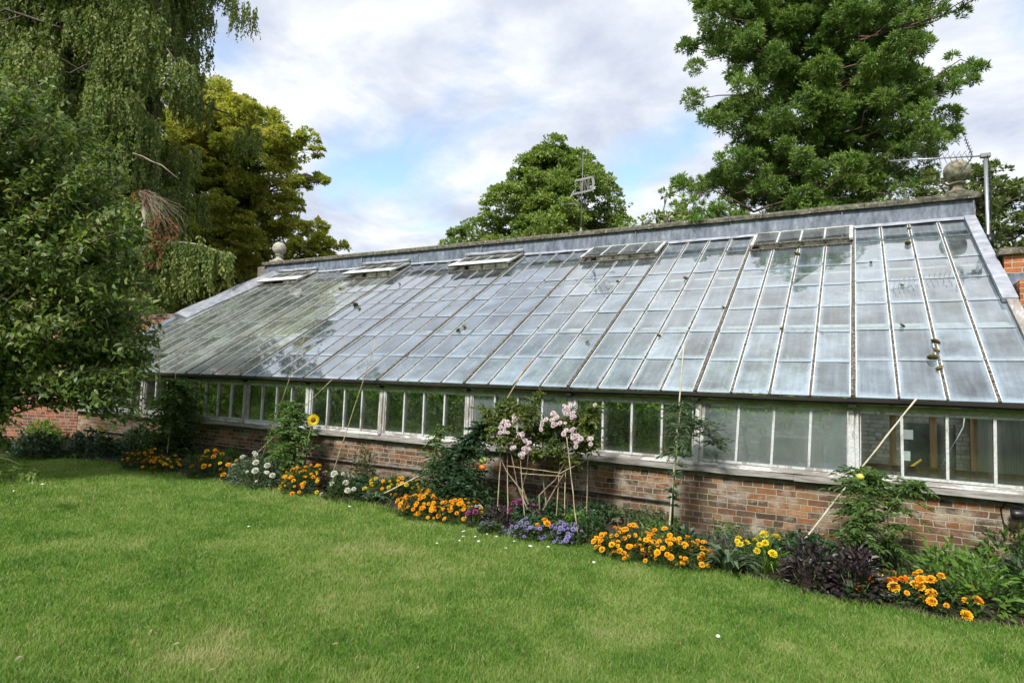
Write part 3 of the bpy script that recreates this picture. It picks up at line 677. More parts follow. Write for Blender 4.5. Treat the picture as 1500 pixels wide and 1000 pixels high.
# verges
vl = MB(); slope_box(vl, XR-.06, XR+.10, .56, .995, .02, .075, 0); slope_box(vl, XR-.062, XR+.104, .40, .565, .028, .088, 0); gbuild(vl, 'verge_lead', MT['lead_pale'])
vb_ = MB(); slope_box(vb_, XR-.02, XR+.10, -.02, .40, .0, .07); gbuild(vb_, 'verge_board', paintmat('pinkish verge board', (1, .15, .3), cover=.56, white=(.45, .42, .42)))
vl2 = MB(); 
V = []
for i in range(13):
    t = .48+(.52)*i/12; xo = XL+.05+.62*max(0, (t-.5)/.5)**1.3; h = .16+.05*math.sin(i)*.3
    V += [rp(xo+.42, t, .02), rp(xo+.05, t, h), rp(xo-.1, t, h+.0), rp(xo-.12, t, -.2)]
vl2.add(V, [(i*4+j, i*4+j+1, (i+1)*4+j+1, (i+1)*4+j) for i in range(12) for j in range(3)]+[(0, 3, 2, 1)]); gbuild(vl2, 'verge_lead', MT['lead_mid'])
vl3 = MB(); slope_box(vl3, XL-.35, XL+.05, -.02, .5, .0, .03); gbuild(vl3, 'verge_lead', MT['lead'])
# gable ends
for (xx, mm) in ((XR+.0, 'boards'), (XL-.12, 'brick')):
    gb = MB(); V = []
    for X_ in (xx, xx+.1): V += [(X_, .245, -.05), (X_, D+.025, -.05), (X_, D+.025, ZR-.06), (X_, .245, ZE+.13)]
    gb.add(V, [(0,1,2,3),(7,6,5,4),(4,5,1,0),(5,6,2,1),(6,7,3,2),(7,4,0,3)])
    if mm == 'boards':
        for j in range(28): gb.box((xx-.012, .29+j*.165, .0), (xx-.001, .29+j*.165+.14, ZE+.05))
    gbuild(gb, 'gable_wall', MT[mm])
gbuild(MB().box((XL, .25, -.0), (XR-.02, D+.02, .02)), 'inner_floor', MT['floor'])
# inner uprights and staging
for u_ in (1308, 1367, 1426):
    p0 = ony(u_, 640, 1.1); gbuild(MB().box((p0[0]-.035, 1.06, .021), (p0[0]+.035, 1.14, 2.3)), 'inner_post', MT['wood'])
p0 = ony(1400, 692, .75); gbuild(MB().box((-.05, .70, p0[2]-.04), (XR-.02, .76, p0[2]+.035)), 'staging_rail', MT['wood'])
for kk in range(1, 9):
    gbuild(MB().box((-kk*B-.9, 1.9, .021), (-kk*B-.82, 1.98, 2.9)), 'inner_post', MT['old_wood'])
gbuild(MB().box((XL+.4, .3, .62), (-2.0, 1.15, .66)), 'staging_bench', MT['old_wood'])
# old pipe on the front wall
zp = ony(983, 733, -.03)[2]
gbuild(MB().tube([(x, -.045+.004*math.sin(x), zp+.006*math.sin(x*.8)) for x in np.linspace(XL+.2, ony(983, 733, -.03)[0], 30)], .017, 6), 'wall_pipe', MT['pipe'], True)
# moss cushions on the bars
def lump(r, n=2, squash=.5, seed=0):
    mb = MB(); rs = random.Random(seed); prof = []
    seg = 8; V = []; rings = 5
    for i in range(rings):
        a = math.pi*i/(rings-1)
        for j in range(seg):
            t = 2*math.pi*j/seg; q = r*(.8+.4*rs.random()); V.append((q*math.sin(a)*math.cos(t), q*math.sin(a)*math.sin(t), q*math.cos(a)*squash))
    mb.add(V, [(i*seg+j, i*seg+(j+1) % seg, (i+1)*seg+(j+1) % seg, (i+1)*seg+j)[::-1] for i in range(rings-1) for j in range(seg)]); return mb
def on_roof(u, v):
    r = ray(u, v); p0 = rp(0, 0, .03); t = np.dot(p0-CAM, en_)/np.dot(r, en_); return CAM+r*t
lm_ = [lump(.03, seed=s).mesh('moss_clump', MT['moss'], True) for s in range(4)]
for (u, v, s_) in ((1371, 500, 1.6), (1371, 512, 1.3), (1367, 523, 2.0), (1376, 538, 1.2), (1330, 356, 1.6), (1331, 334, 1.3), (1168, 372, 1.8), (1168, 362, 1.4), (1321, 417, 1.0), (1005, 407, 1.7), (521, 446, 2.2), (526, 451, 1.8), (680, 478, 1.5), (671, 483, 1.4), (498, 422, 1.5), (441, 432, 1.3), (1276, 384, .9), (905, 412, 1.0), (965, 490, 1.1), (1322, 476, 1.0), (1145, 480, 1.0), (860, 500, 1.0), (1060, 450, 1.0), (585, 415, 1.2)):
    p = on_roof(u, v); o = link(bpy.data.objects.new('moss_clump', lm_[R_.randrange(4)]), gh); o.location = p; o.scale = (s_, s_*1.2, s_*.9); o.rotation_euler = (.5, 0, R_.uniform(0, 6))
for _ in range(130):
    kk = R_.randrange(-3, 38); p = rp(-kk*B/4, R_.uniform(.05, .9), .028); s_ = R_.uniform(.2, .62)
    o = link(bpy.data.objects.new('moss_clump', lm_[R_.randrange(4)]), gh); o.location = p; o.scale = (s_, s_*1.4, s_)
# plant growing out of the coping, and one by the far vent
def tuft_thing(name, label, cat, loc, r, h, mat, n=160, leaf=.05, w=.4, T=T_LEAF, up=.8, group=None, zlift=.0, squash=1.0):
    root = thing(name, label, cat, loc, 0, group); Lv = Leaves()
    d = rand_unit(n); d[:, 2] = abs(d[:, 2]); P = d*np.array([r, r*squash, h])*(.25+.75*rng.random((n, 1))**.6); P[:, 2] += zlift
    Lv.add(P, unit(d*np.array([1, 1, up])+rand_unit(n)*.5), unit(np.array([0, 0, .8])+rand_unit(n)*.8), leaf*(.6+.8*rng.random(n)), w, T)
    Lv.build('foliage', mat, root)
    st = MB()
    for i in range(max(3, n//40)):
        e = P[i*7 % n]; st.tube(bez((e[0]*.15, e[1]*.15, .0), e, .0, 4, r*.03), [.006*max(r, .15)/.2, .005*max(r, .15)/.2, .004*max(r, .15)/.2, .002], 4)
    st.build('stem', MT['stem'], root, True)
    return root
# finials
def finial(loc, mat, s, label):
    t_ = thing('ball_finial', label, 'finial', loc, 0, 'stone ball finials at the ends of the coping')
    MB().box((-.2*s, -.2*s, 0), (.2*s, .2*s, .05*s)).lathe([(.0, .05*s), (.2*s, .052*s), (.2*s, .075*s), (.15*s, .1*s), (.1*s, .13*s), (.075*s, .17*s), (.075*s, .21*s), (.12*s, .235*s), (.12*s, .26*s), (0, .262*s)], n=14).build('pedestal', mat, t_)
    V = [(.212*s*math.sin(math.pi*i/14), .46*s-.212*s*math.cos(math.pi*i/14)) for i in range(15)]
    MB().lathe(V, n=22).build('ball', mat, t_, True)
p_ = ony(1402, 243, 5.12)
finial((p_[0], D+.17, 5.462), MT['stone_ball'], 1.02, 'mossy brown stone ball on the coping by the television aerial')
finial((-16.12, D+.17, 5.468), MT['stone_pale'], 1.0, 'pale stone ball on the far left end of the coping')

# ------------------------------------------------------------ walls beyond
gw = thing('garden_wall', 'red brick garden wall behind the hazel leaves at the left corner', 'wall', (XL-.12, .0, 0), math.atan2(-.49, -.87))
MB().box((0, -.24, -.05), (9, 0, 3.55)).build('brickwork', MT['brick_dark'], gw)
MB().box((0, -.28, 3.552), (9, .04, 3.63)).build('capping', MT['stone'], gw)
gw2 = thing('garden_wall', 'old brick wall with brick-on-edge top at the far left beyond the roof', 'wall', (XL-.15, 2.6, 0), math.pi)
MB().box((0, -.34, -.05), (9, 0, 3.42)).build('brickwork', MT['brick_dark'], gw2)
cbm = MB()
for i in range(100): cbm.box((i*.09+.003, -.36, 3.424), (i*.09+.084, .02, 3.54+R_.uniform(-.006, .006)))
cbm.build('capping', MT['brick'], gw2)
# pier at right
pr = thing('brick_pier', 'orange brick pier with a stone cap and lead skirt at the right edge', 'pier', (0, 0, 0))
a_ = ony(1471, 400, 3.0)
px, py = a_[0], 3.0
pr.location = (px, py, 0)
zc = ony(1471, 374, 3.0)[2]; zb = ony(1471, 401, 3.0)[2]
MB().box((0, 0, zb+.003), (.7, .5, zc)).build('brickwork', MT['brick_pier'], pr)
MB().box((-.012, -.012, 0), (.712, .512, zb)).build('lead_skirt', MT['lead'], pr)
MB().box((-.07, -.07, zc+.003), (.77, .57, zc+.05)).box((-.055, -.055, zc+.05), (.755, .555, zc+.10)).build('cap_stone', MT['stone'], pr)
p2 = ony(1494, 430, 2.0)
pr2 = thing('brick_pier', 'second brick pier cut by the right edge beside the canes', 'pier', (p2[0], 2.0, 0))
MB().box((0, 0, 0), (.6, .6, ony(1494, 410, 2.0)[2])).build('brickwork', MT['brick_pier'], pr2)

# ------------------------------------------------------------ aerial and weather vane
pa = ony(1448, 346, 4.5); pb = ony(1446, 226, 4.5)
ae = thing('television_aerial', 'silver aerial on a tall pole behind the right finial', 'aerial', (pa[0], 4.5, 0))
zt_ = pb[2]
MB().tube([(0, 0, 0), (0, 0, pa[2]-.4), (-.02, 0, zt_+.01)], .028, 10).build('mast', MT['steel'], ae, True)
MB().box((-.09, -.05, zt_-.05), (.05, .05, zt_+.01)).build('clamp', MT['iron'], ae)
MB().tube([(.03, -.02, 0), (.035, -.03, zt_-.2), (.0, -.05, zt_-.03)], .009, 5).box((-.03, -.06, pa[2]-.18), (.06, .06, pa[2]+.02)).build('cable', MT['black'], ae, True)
# boom runs left and slightly down
pe = ony(1303, 236, 4.3); L0 = np.array([-.06, 0, zt_-.02]); L1 = np.array([pe[0]-pa[0], -.2, pe[2]])
MB().tube([L0, L1], .013, 6).build('boom', MT['steel'], ae, True)
el = MB()
for i in range(15):
    q = L0+(L1-L0)*(.16+.84*i/14); el.tube([q+np.array([.05, -.13, .055]), q, q+np.array([.05, .13, -.055])], .0045, 4)
    el.tube([q+np.array([-.02, -.02, .05]), q], .006, 4)
el.build('element', MT['iron'], ae)
rf = MB(); c0 = L0+(L1-L0)*.10
for s_ in (-1, 1):
    rf.tube([c0, c0+np.array([(-.1), 0, .33]) if s_ > 0 else c0+np.array([-.17, 0, -.26])], .008, 4)
    for i in range(6):
        e = (np.array([-.1, 0, .33]) if s_ > 0 else np.array([-.17, 0, -.26]))*(i+1)/6; rf.tube([c0+e+np.array([0, -.13, 0]), c0+e+np.array([0, .13, 0])], .005, 4); rf.tube([c0+e+np.array([.0, 0, .035]), c0+e+np.array([0, 0, -.035])], .005, 4)
rf.build('reflector', MT['iron'], ae)

wv = thing('weather_vane', 'grey iron weather vane standing on the coping before the round tree', 'weather vane', (ony(851, 335, 5.12)[0], D+.17, 5.465))
def wz(v): return ony(851, v, 5.12)[2]-5.465
MB().tube([(0, 0, 0), (0, 0, wz(228))], [.015, .007], 8).lathe([(.07, 0), (.05, .05), (.025, .1), (.025, .14)], n=10).build('rod', MT['iron'], wv, True)
am = MB(); za = wz(298)
for (dx, dy) in ((.42, .1), (-.42, -.1), (.1, -.42), (-.1, .42)):
    am.tube([(0, 0, za), (dx, dy, za)], .009, 5)
    e = np.array([dx, dy, 0]); e2 = e*1.0
    # scroll at the root of each arm
    am.tube([(dx*.3*math.sin(a), dy*.3*math.sin(a), za+.05+.05*math.cos(a)) for a in np.linspace(0, math.pi, 6)], .006, 4)
am.build('arm', MT['iron'], wv, True)
# compass letters at the arm ends: N E S W as thin iron strokes
def strokes(mb, segs, c, ax, h):
    for (x0, z0, x1, z1) in segs:
        mb.tube([np.array(c)+np.array(ax)*(x0-.5)*h*.7+np.array([0, 0, z0*h]), np.array(c)+np.array(ax)*(x1-.5)*h*.7+np.array([0, 0, z1*h])], .007, 4)
LET = {'N': [(0,0,0,1),(0,1,1,0),(1,0,1,1)], 'E': [(0,0,0,1),(0,0,1,0),(0,.5,.8,.5),(0,1,1,1)], 'S': [(1,1,0,.9),(0,.9,0,.55),(0,.55,1,.45),(1,.45,1,.1),(1,.1,0,0)], 'W': [(0,1,.25,0),(.25,0,.5,.8),(.5,.8,.75,0),(.75,0,1,1)]}
for ch, (dx, dy) in zip('EWSN', ((.46, .11), (-.46, -.11), (.11, -.46), (-.11, .46))):
    mb = MB(); strokes(mb, LET[ch], (dx, dy, za-.04), (.97, .23, 0), .085); mb.build('compass_letter', MT['iron'], wv)
# banner: a swallow-tailed plate pierced so that letters stand between two rails
ban = MB(); zb_ = wz(283); zt2 = wz(264); ax = np.array([.75, .24, 0])
def bp(a, b): return ax*a + np.array([0, 0, zb_-.05+(zt2-zb_+.05)*b + .16*(a+.3)])
for (a0, b0, a1, b1, a2, b2, a3, b3) in ((-.3, .12, .28, .12, .28, .0, -.3, .0), (-.22, 1, .33, 1, .33, .86, -.22, .86), (-.42, -.25, -.26, 0, -.22, .35, -.3, .2), (.26, .0, .33, .0, .38, .5, .3, .5), (.3, .5, .38, .5, .33, 1.0, .26, 1.0)):
    q = [bp(a0, b0), bp(a1, b1), bp(a2, b2), bp(a3, b3)]; n_ = np.array([-.3, .94, 0])*.006
    ban.add([p+n_ for p in q]+[p-n_ for p in q], [(0,1,2,3),(7,6,5,4),(4,5,1,0),(5,6,2,1),(6,7,3,2),(7,4,0,3)])
for (ch, a0) in (('E', -.2), ('W', -.06), ('N', .08), ('E', .2)):
    for (x0, z0, x1, z1) in LET[ch]: ban.tube([bp(a0+x0*.09, .12+.76*z0), bp(a0+x1*.09, .12+.76*z1)], .009, 4)
ban.build('banner', plain('pale iron plate', (.2, .2, .19), .6, .2), wv)

# ------------------------------------------------------------ trees
def inside(x, y, poly):
    c = False; j = len(poly)-1
    for i in range(len(poly)):
        xi, yi = poly[i]; xj, yj = poly[j]
        if (yi > y) != (yj > y) and x < (xj-xi)*(y-yi)/(yj-yi+1e-9)+xi: c = not c
        j = i
    return c
def fill(poly, r, gap=.75, seed=1, inset=.55, vary=.35):
    """circles spread over an outline"""
    rs = random.Random(seed); xs = [p[0] for p in poly]; ys = [p[1] for p in poly]; out = []
    for _ in range(4000):
        x, y = rs.uniform(min(xs), max(xs)), rs.uniform(min(ys), max(ys)); q = r*(1+rs.uniform(-vary, vary))
        if not all(inside(x+q*inset*math.cos(a), y+q*inset*math.sin(a), poly) for a in (0, .8, 1.6, 2.4, 3.2, 4, 4.8, 5.6)): continue
        if any((x-a)**2+(y-b)**2 < (gap*(q+c)/1.0)**2 for a, b, c in out): continue
        out.append((x, y, q))
    return out
BEYOND = 'trees standing beyond the greenhouse roof'
# round green tree in the middle
cp_ = [(650, 420), (655, 340), (680, 318), (700, 300), (706, 270), (740, 250), (752, 232), (790, 222), (830, 210), (860, 225), (880, 250), (900, 262), (915, 285), (932, 312), (928, 335), (945, 420)]
tree('broadleaf_tree', 'round green broadleaf tree behind the weather vane', fill(cp_, 19, .6, 3), 44, 800, MT['lime'], MT['bark'], .19, .66, 62, copies=2, keep=.7, trunk_r=.4, group=BEYOND, up=.4, sub=.4, jitter=.5)
# horse chestnut turning yellow
cp_ = [(200, 480), (215, 250), (240, 150), (262, 128), (310, 118), (345, 140), (365, 158), (400, 165), (420, 195), (440, 222), (455, 250), (440, 285), (445, 330), (432, 350), (400, 470)]
ch = fill(cp_, 21, .46, 5) + [(452, 205, 14), (465, 222, 10), (470, 262, 11), (458, 272, 10), (475, 265, 5), (436, 205, 12), (325, 128, 12), (290, 128, 14)]
tree('horse_chestnut_tree', 'broad yellowing horse chestnut tree above the left end of the roof', ch, 32, 330, MT['chestnut'], MT['bark'], .15, .55, 100, copies=1, keep=.6, trunk_r=.45, group=BEYOND, up=.4, sub=.4, jitter=.5)
cp_ = [(420, 420), (430, 375), (440, 350), (460, 338), (485, 345), (492, 372), (492, 420)]
tree('chestnut_sapling', 'small yellow green tree beside the big yellowing chestnut', fill(cp_, 14, .6, 6), 30, 455, MT['chestnut'], MT['bark'], .17, .62, 40, copies=2, trunk_r=.12, group=BEYOND)
# giant redwood
cp_ = [(1000, 345), (985, 300), (990, 262), (1012, 255), (1040, 268), (1050, 240), (1070, 215), (1035, 190), (1030, 160), (1062, 150), (1078, 118), (1050, 92), (1022, 70), (1018, 20), (1040, -60), (1090, -160), (1180, -240), (1280, -160), (1340, -60), (1356, 0), (1352, 45), (1335, 90), (1365, 112), (1378, 150), (1398, 165), (1402, 200), (1375, 225), (1372, 265), (1345, 290), (1330, 340)]
sq = fill(cp_, 18, .6, 9, .38) + [(1385, 118, 13), (1405, 106, 11), (1422, 100, 12), (1434, 98, 7), (1400, 128, 9), (1425, 118, 7), (1368, 135, 12), (1366, 3, 9), (1340, 8, 14), (1345, 30, 12), (1320, 20, 15), (1345, 60, 12), (1325, 75, 14), (1360, 128, 12), (1030, 10, 12), (1040, 178, 9), (1000, 272, 10)]
def redwood():
    fw = 28; s = F/fw; axis = at(1192, 300, fw); root = thing('giant_redwood', 'tall giant redwood with open tufted branches behind the right half of the roof', 'tree', (axis[0], axis[1], 0), 0, BEYOND)
    o = np.array([axis[0], axis[1], 0]); bl = []
    for (u, v, r) in sq:
        p = at(u, v, fw+rng.uniform(-2.6, 1.6)); bl.append((p[0], p[1], p[2], r/s))
    bl = [(b[0]-o[0], b[1]-o[1], b[2]-o[2], b[3]) for b in spread(bl, axis, 1, .45)]
    Lv = Leaves(); lb = MB(); puffs = []
    for b in bl:
        d = math.hypot(b[0], b[1]); z0 = min(max(2, b[2]+d*.15-rng.random()*.6), 20); P = bez((0, 0, z0), b[:3], -.1*d, 9, .035*d); q = .012+.007*d
        lb.tube(P, q*np.array([1.3, 1.2, 1.1, 1, .85, .7, .5, .4, .2]), 5)
        for k in range(3 if d < 3.2 else 0): lb.tube(bez(P[4+k], np.array(b[:3])+rand_unit(1)[0]*b[3]*.4, -.08, 4, .04), [q*.4, q*.3, q*.2, q*.08], 4)
        puffs.append((np.array(b[:3]), b[3], 1.0))
        for k, f_ in ((7, .75), (6, .62), (5, .5), (4, .42)):
            if d > 1.2 and rng.random() < .6: puffs.append((P[k]+rand_unit(1)[0]*.15*d*.4+np.array([0, 0, .05]), b[3]*f_, .6))
    for (c0, r, f_) in puffs:
        k = max(7, int(58*f_*r/.55)); d0 = rand_unit(k); d0[:, 2] *= .7
        cc = c0+d0*r*(.3+.8*rng.random((k, 1)))
        for c, dd in zip(cc, d0):
            m = 24; d = unit(rand_unit(m)*.7+dd*.5+np.array([0, 0, .5])); q = .15*(.5+1.0*rng.random())
            P = c+d*q*(.15+.45*rng.random((m, 1)))
            Lv.add(P, d, unit(rand_unit(m)+np.array([0, 0, .6])), q*(.5+.8*rng.random(m)), .26)
    Lv.build('crown', MT['sequoia'], root)
    tb = MB(); n = 14; zt = 21
    tb.tube([(.15*math.sin(i*.8), .1*math.cos(i), zt*i/(n-1)) for i in range(n)], [1.0*(1.25 if i == 0 else 1)*(1-.93*i/(n-1))*.62+.05 for i in range(n)], 12); tb.build('trunk', MT['bark_red'], root, True)
    lb.build('limbs', MT['bark_red'], root, True)
redwood()
# bushy trees at the right
cp_ = [(1360, 470), (1345, 330), (1342, 275), (1362, 250), (1390, 262), (1420, 246), (1460, 240), (1482, 262), (1500, 275), (1540, 290), (1560, 480)]
tree('evergreen_oak', 'grey green bushy oak behind the aerial pole', fill(cp_, 17, .6, 12), 24, 1440, MT['bush'], MT['bark'], .17, .6, 34, copies=1, keep=.6, trunk_r=.25, group=BEYOND, sub=.34)
for (u, v, r) in ((948, 322, 9), (972, 318, 10), (938, 330, 7)): pass
tree('young_tree', 'thin tree tips showing between the round tree and the redwood', [(945, 325, 8), (962, 318, 8), (978, 322, 9), (992, 326, 8), (955, 340, 12), (980, 345, 12)], 22, 965, MT['lime'], MT['bark'], .14, .55, 16, copies=1, trunk_r=.08, group=BEYOND, sub=.5)

# weeping conifer
def conifer():
    fw = 21; s = F/fw; axis = at(205, 320, fw); root = thing('weeping_conifer', 'tall weeping conifer with hanging foliage and bare dead twigs at the upper left', 'tree', (axis[0], axis[1], 0))
    o = np.array([axis[0], axis[1], 0]); Lv = Leaves(); br = MB()
    def strand(p, Ln, q=.145):
        m = max(4, int(Ln/.055)); t = (np.arange(m)+rng.random(m))/m
        sway = rng.normal(size=2)*.10*Ln
        P = np.array(p)+np.stack([sway[0]*t**2, sway[1]*t**2, -Ln*t], 1)
        D = unit(rand_unit(m)*np.array([.8, .8, .25])+np.array([0, 0, -1.0])); Lv.add(P, D, unit(rand_unit(m)*np.array([1, 1, .2])), q*(.7+.7*rng.random(m))*(1-.35*t), .5)
    # boughs: from the trunk outwards, foliage hanging beneath
    cp = fill([(-40, 440), (-40, -200), (285, -200), (303, -20), (300, 60), (282, 110), (290, 130), (262, 170), (246, 190), (232, 210), (215, 230), (205, 300), (190, 440)], 30, .5, 21, .6)
    cp = [c for c in cp if not (212 < c[0] < 250 and 60 < c[1] < 190)]
    cp += [(120+30*i+rng.uniform(-8, 8), 110+38*j+rng.uniform(-8, 8), 27) for i in range(3) for j in range(6)] + [(-20+40*i, -20+35*j, 30) for i in range(4) for j in range(3)]
    near_ = [(u_, v_, 22) for u_ in (165, 188, 208) for v_ in (185, 215, 245, 275, 305)]
    pts = [(at(u_, v_, fw-rng.uniform(1.0, 1.8))-o, r_/s) for (u_, v_, r_) in near_]
    for (u, v, r) in cp:
        p = at(u, v, fw+rng.uniform(-2.4, 2.2)); pts.append((p-o, r/s))
    for (p, r) in list(pts):
        if rng.random() < .5:
            fh = np.array([M[2][0], M[2][1]]); fh /= np.linalg.norm(fh); dd = float(p[:2] @ fh); q2 = p[:2] - fh*(2*dd) - fh*(rng.uniform(-1, 2.0)); pts.append((np.array([q2[0], q2[1], p[2]]), r))
    for (p, r) in pts:
        d = math.hypot(p[0], p[1]); q = .02+.01*d
        br.tube(bez((0, 0, max(1, min(15, p[2]+.1*d))), p+np.array([0, 0, r*.4]), .12*d, 6, .05*d), [q*1.3, q*1.1, q, q*.7, q*.5, q*.2], 5)
        for _ in range(int(64*(r/.6)**1.5)):
            a = rand_unit(1)[0]*r*np.array([1, 1, .45]); strand(p+a+np.array([0, 0, r*.5]), rng.uniform(.5, 1.25))
    # thin see-through curtain by the right side
    for _ in range(70):
        p = at(rng.uniform(212, 262), rng.uniform(-20, 150), fw+rng.uniform(-.6, .6))-o; strand(p, rng.uniform(.6, 1.6), .07); 
    # sunny low bough with a bare top
    A, Bp = at(175, 378, 19)-o, at(330, 372, 18.4)-o
    P = bez(A, Bp, .42, 10, .02); br2 = MB(); br2.tube(P, np.linspace(.035, .014, 10), 5)
    for i in range(9):
        for _ in range(34):
            b = P[i]+(P[i+1]-P[i])*rng.random()+rand_unit(1)[0]*np.array([.3, .3, .1]); strand(b, rng.uniform(.8, 1.9)*(1 if i < 7 else .7))
    for _ in range(60):
        strand(at(rng.uniform(175, 300), rng.uniform(340, 375), 19.5)-o, rng.uniform(.4, 1.1))
    Lv.build('hanging_foliage', MT['cypress'], root)
    tb = MB(); tb.tube([(0, 0, 0), (.05, 0, 3), (0, .1, 7), (.1, 0, 11), (0, 0, 17)], [.42, .36, .3, .2, .06], 10); tb.build('trunk', MT['bark'], root, True)
    br.build('boughs', MT['bark'], root, True); br2.build('bare_bough', MT['bark_pale'], root, True)
    # dead twigs
    tw = MB(); c0 = at(208, 285, 18.6)-o
    for i in range(60):
        e = at(rng.uniform(215, 275), rng.uniform(300, 350), 18.6+rng.uniform(-.5, .5))-o; tw.tube(bez(c0+rand_unit(1)[0]*.12, e, rng.uniform(0, .25), 6, .03), [.008, .007, .006, .005, .004, .002], 3)
    tw.tube(bez(at(195, 225, 18.8)-o, at(262, 262, 18.5)-o, .1, 6, .03), [.03, .025, .02, .02, .01, .005], 4)
    tw.build('dead_twigs', MT['twig'], root)
    ds = MB(); ds.tube(bez(at(208, 300, 18.5)-o, at(212, 352, 18.5)-o, 0, 4, .02), .06, 7); ds.build('broken_branch', MT['bark_pale'], root, True)
    L2 = Leaves()
    for (u, v, r, k) in ((206, 290, 9, 160), (240, 335, 17, 260), (225, 378, 12, 160), (235, 355, 10, 100), (210, 420, 8, 60)):
        p = at(u, v, 18.5)-o; d = rand_unit(k); L2.add(p+d*r/(F/18.5), unit(d+np.array([0, 0, -.8])), rand_unit(k), .12, .35)
    L2.build('dead_foliage', MT['rust_needle'], root)
conifer()
tree('yew_tree', 'dark bushy evergreen behind the left garden wall', fill([(-60, 520), (-60, -90), (150, -90), (190, 100), (200, 240), (200, 330), (250, 400), (262, 440), (262, 455), (170, 470)], 30, .6, 31), 24.5, 60, MT['cypress'], MT['bark'], .26, .55, 26, copies=0, trunk_r=.3, sub=.4)

# hazel, near
cp_ = [(-60, 560), (-60, 110), (20, 100), (70, 112), (120, 150), (165, 190), (190, 250), (206, 300), (212, 360), (200, 410), (214, 450), (222, 520), (216, 560), (190, 580), (160, 560), (110, 548), (70, 535), (30, 560), (20, 600), (-20, 640)]
hz = fill(cp_, 24, .56, 41, .75) + [(205, 505, 12), (213, 535, 11), (85, 575, 10), (100, 560, 11), (60, 560, 10), (12, 590, 13), (5, 620, 13), (15, 650, 8), (95, 590, 7), (150, 575, 9), (185, 590, 9), (200, 600, 6), (188, 612, 6), (172, 590, 8), (130, 565, 9), (222, 470, 7), (232, 490, 6), (206, 330, 14), (214, 370, 12), (212, 410, 13), (220, 440, 11), (224, 500, 10), (226, 525, 10), (218, 548, 11), (205, 575, 10), (196, 300, 14), (200, 460, 14), (180, 560, 13), (140, 560, 12), (75, 545, 14), (45, 545, 13), (25, 575, 12)]
def hazel():
    global hz
    fw = 9.6; s = F/fw; axis = at(-150, 500, fw+.3); root = thing('hazel_tree', 'large leafy hazel hanging over the lawn and greenhouse at the left edge', 'tree', (axis[0], axis[1], 0))
    o = np.array([axis[0], axis[1], 0]); Lv = Leaves(); bl = []
    for (u, v, r) in hz:
        p = at(u, v, fw+rng.uniform(-.9, .9)) if v < 480 else at(u, v, fw+rng.uniform(-.35, .35)); bl.append(np.array([*(p-o), r/s]))
    for (u, v, r) in fill([(-420, 600), (-400, 60), (-60, 100), (-60, 560)], 55, .6, 43): 
        p = at(u, v, fw+rng.uniform(-1.5, 1.5)); bl.append(np.array([*(p-o), r/s]))
    for (u, v, f2, r) in ((-420, 250, 7.5, 60), (-520, 380, 7.0, 70), (-330, 120, 7.6, 60), (-560, 150, 7.5, 80), (-380, 480, 7.2, 55), (-650, 300, 7.6, 80)):  # unseen boughs past the left edge, added to shade the lawn
        bl.append(np.array([*(at(u, v, f2)-o), r/(F/f2)*1.2]))
    br = MB()
    for (x, y, z, r) in bl:
        big = r > .45; nb = max(6, int(15*r/.25)) if not big else 22
        d = math.hypot(x, y); zb = max(.5, z*.45)
        P0 = np.array([x*.12, y*.12, zb*.5]); q = .006+.0022*d
        P = bez(P0, (x, y, z), .25*d*.5, 8, .05); br.tube(P, np.linspace(q*1.8, q*.5, 8), 5)
        for k in range(nb):
            e = np.array([x, y, z])+rand_unit(1)[0]*r*(.5+.6*rng.random()); 
            T_ = bez(P[5], e, .04, 5, .03); br.tube(T_, [q*.5, q*.4, q*.3, q*.22, .0015], 3)
            m = int(22*(1.3 if big else 1)); t = rng.random(m)**.7; idx = np.minimum((t*4).astype(int), 3); fr = (t*4-idx)[:, None]
            Pp = T_[idx]*(1-fr)+T_[idx+1]*fr + rng.normal(size=(m, 3))*(.10 if big else .055)
            D = unit((e-P[5])[None]*.4+rand_unit(m)*.9+np.array([0, 0, -.45])); Nn = unit(np.array([0, 0, .9])+np.array([.2, -.5, 0])+rand_unit(m)*.75)
            Lv.add(Pp, D, Nn, .115*(.55+.75*rng.random(m)), .84, T_OVAL)
    for (u, v) in ((4, 688), (22, 690), (40, 693), (52, 694), (12, 694), (32, 686), (46, 690)):
        p = at(u, v, 7.6)-o; m = 7; Lv.add(p+rng.normal(size=(m, 3))*.03, unit(rand_unit(m)+np.array([.8, .3, -.5])), unit(rand_unit(m)*.5+np.array([0, 0, 1])), .1, .8, T_OVAL)
    a_ = at(-150, 640, 7.7)-o; br.tube(bez(a_, at(56, 692, 7.6)-o, .08, 6, .01), [.012, .01, .008, .006, .005, .003], 4)
    Lv.build('crown', MT['hazel'], root); br.build('branches', MT['bark'], root, True)
    tr = MB()
    for i in range(6):
        a = i*1.05; tr.tube(bez((.25*math.cos(a), .25*math.sin(a), 0), (.9*math.cos(a), .9*math.sin(a), 4.2), .2, 7, .05), np.linspace(.09, .02, 7), 8)
    tr.build('trunk', MT['bark'], root, True)
hazel()
# tall hedge and trees behind the viewer, seen in the panes
def far_wood():
    Lv = Leaves(); bl = []
    for i in range(60):
        x = -62+i*1.9+rng.normal()*.4; y = -27+rng.normal()*1.5
        for z, r in ((1.2, 1.5), (3.3, 1.5), (5.2, 1.4)): bl.append((x, y+rng.normal()*.5, z+rng.normal()*.3, r))
        if rng.random() < .75: bl.append((x, y, 7+rng.normal(), 1.5))
    crown(Lv, bl, .42, .8, 14, sub=.4)
    tag(Lv.build('woodland', MT['lime'], None), 'belt of trees closing the far side of the lawn', 'woodland', kind='stuff')
far_wood()

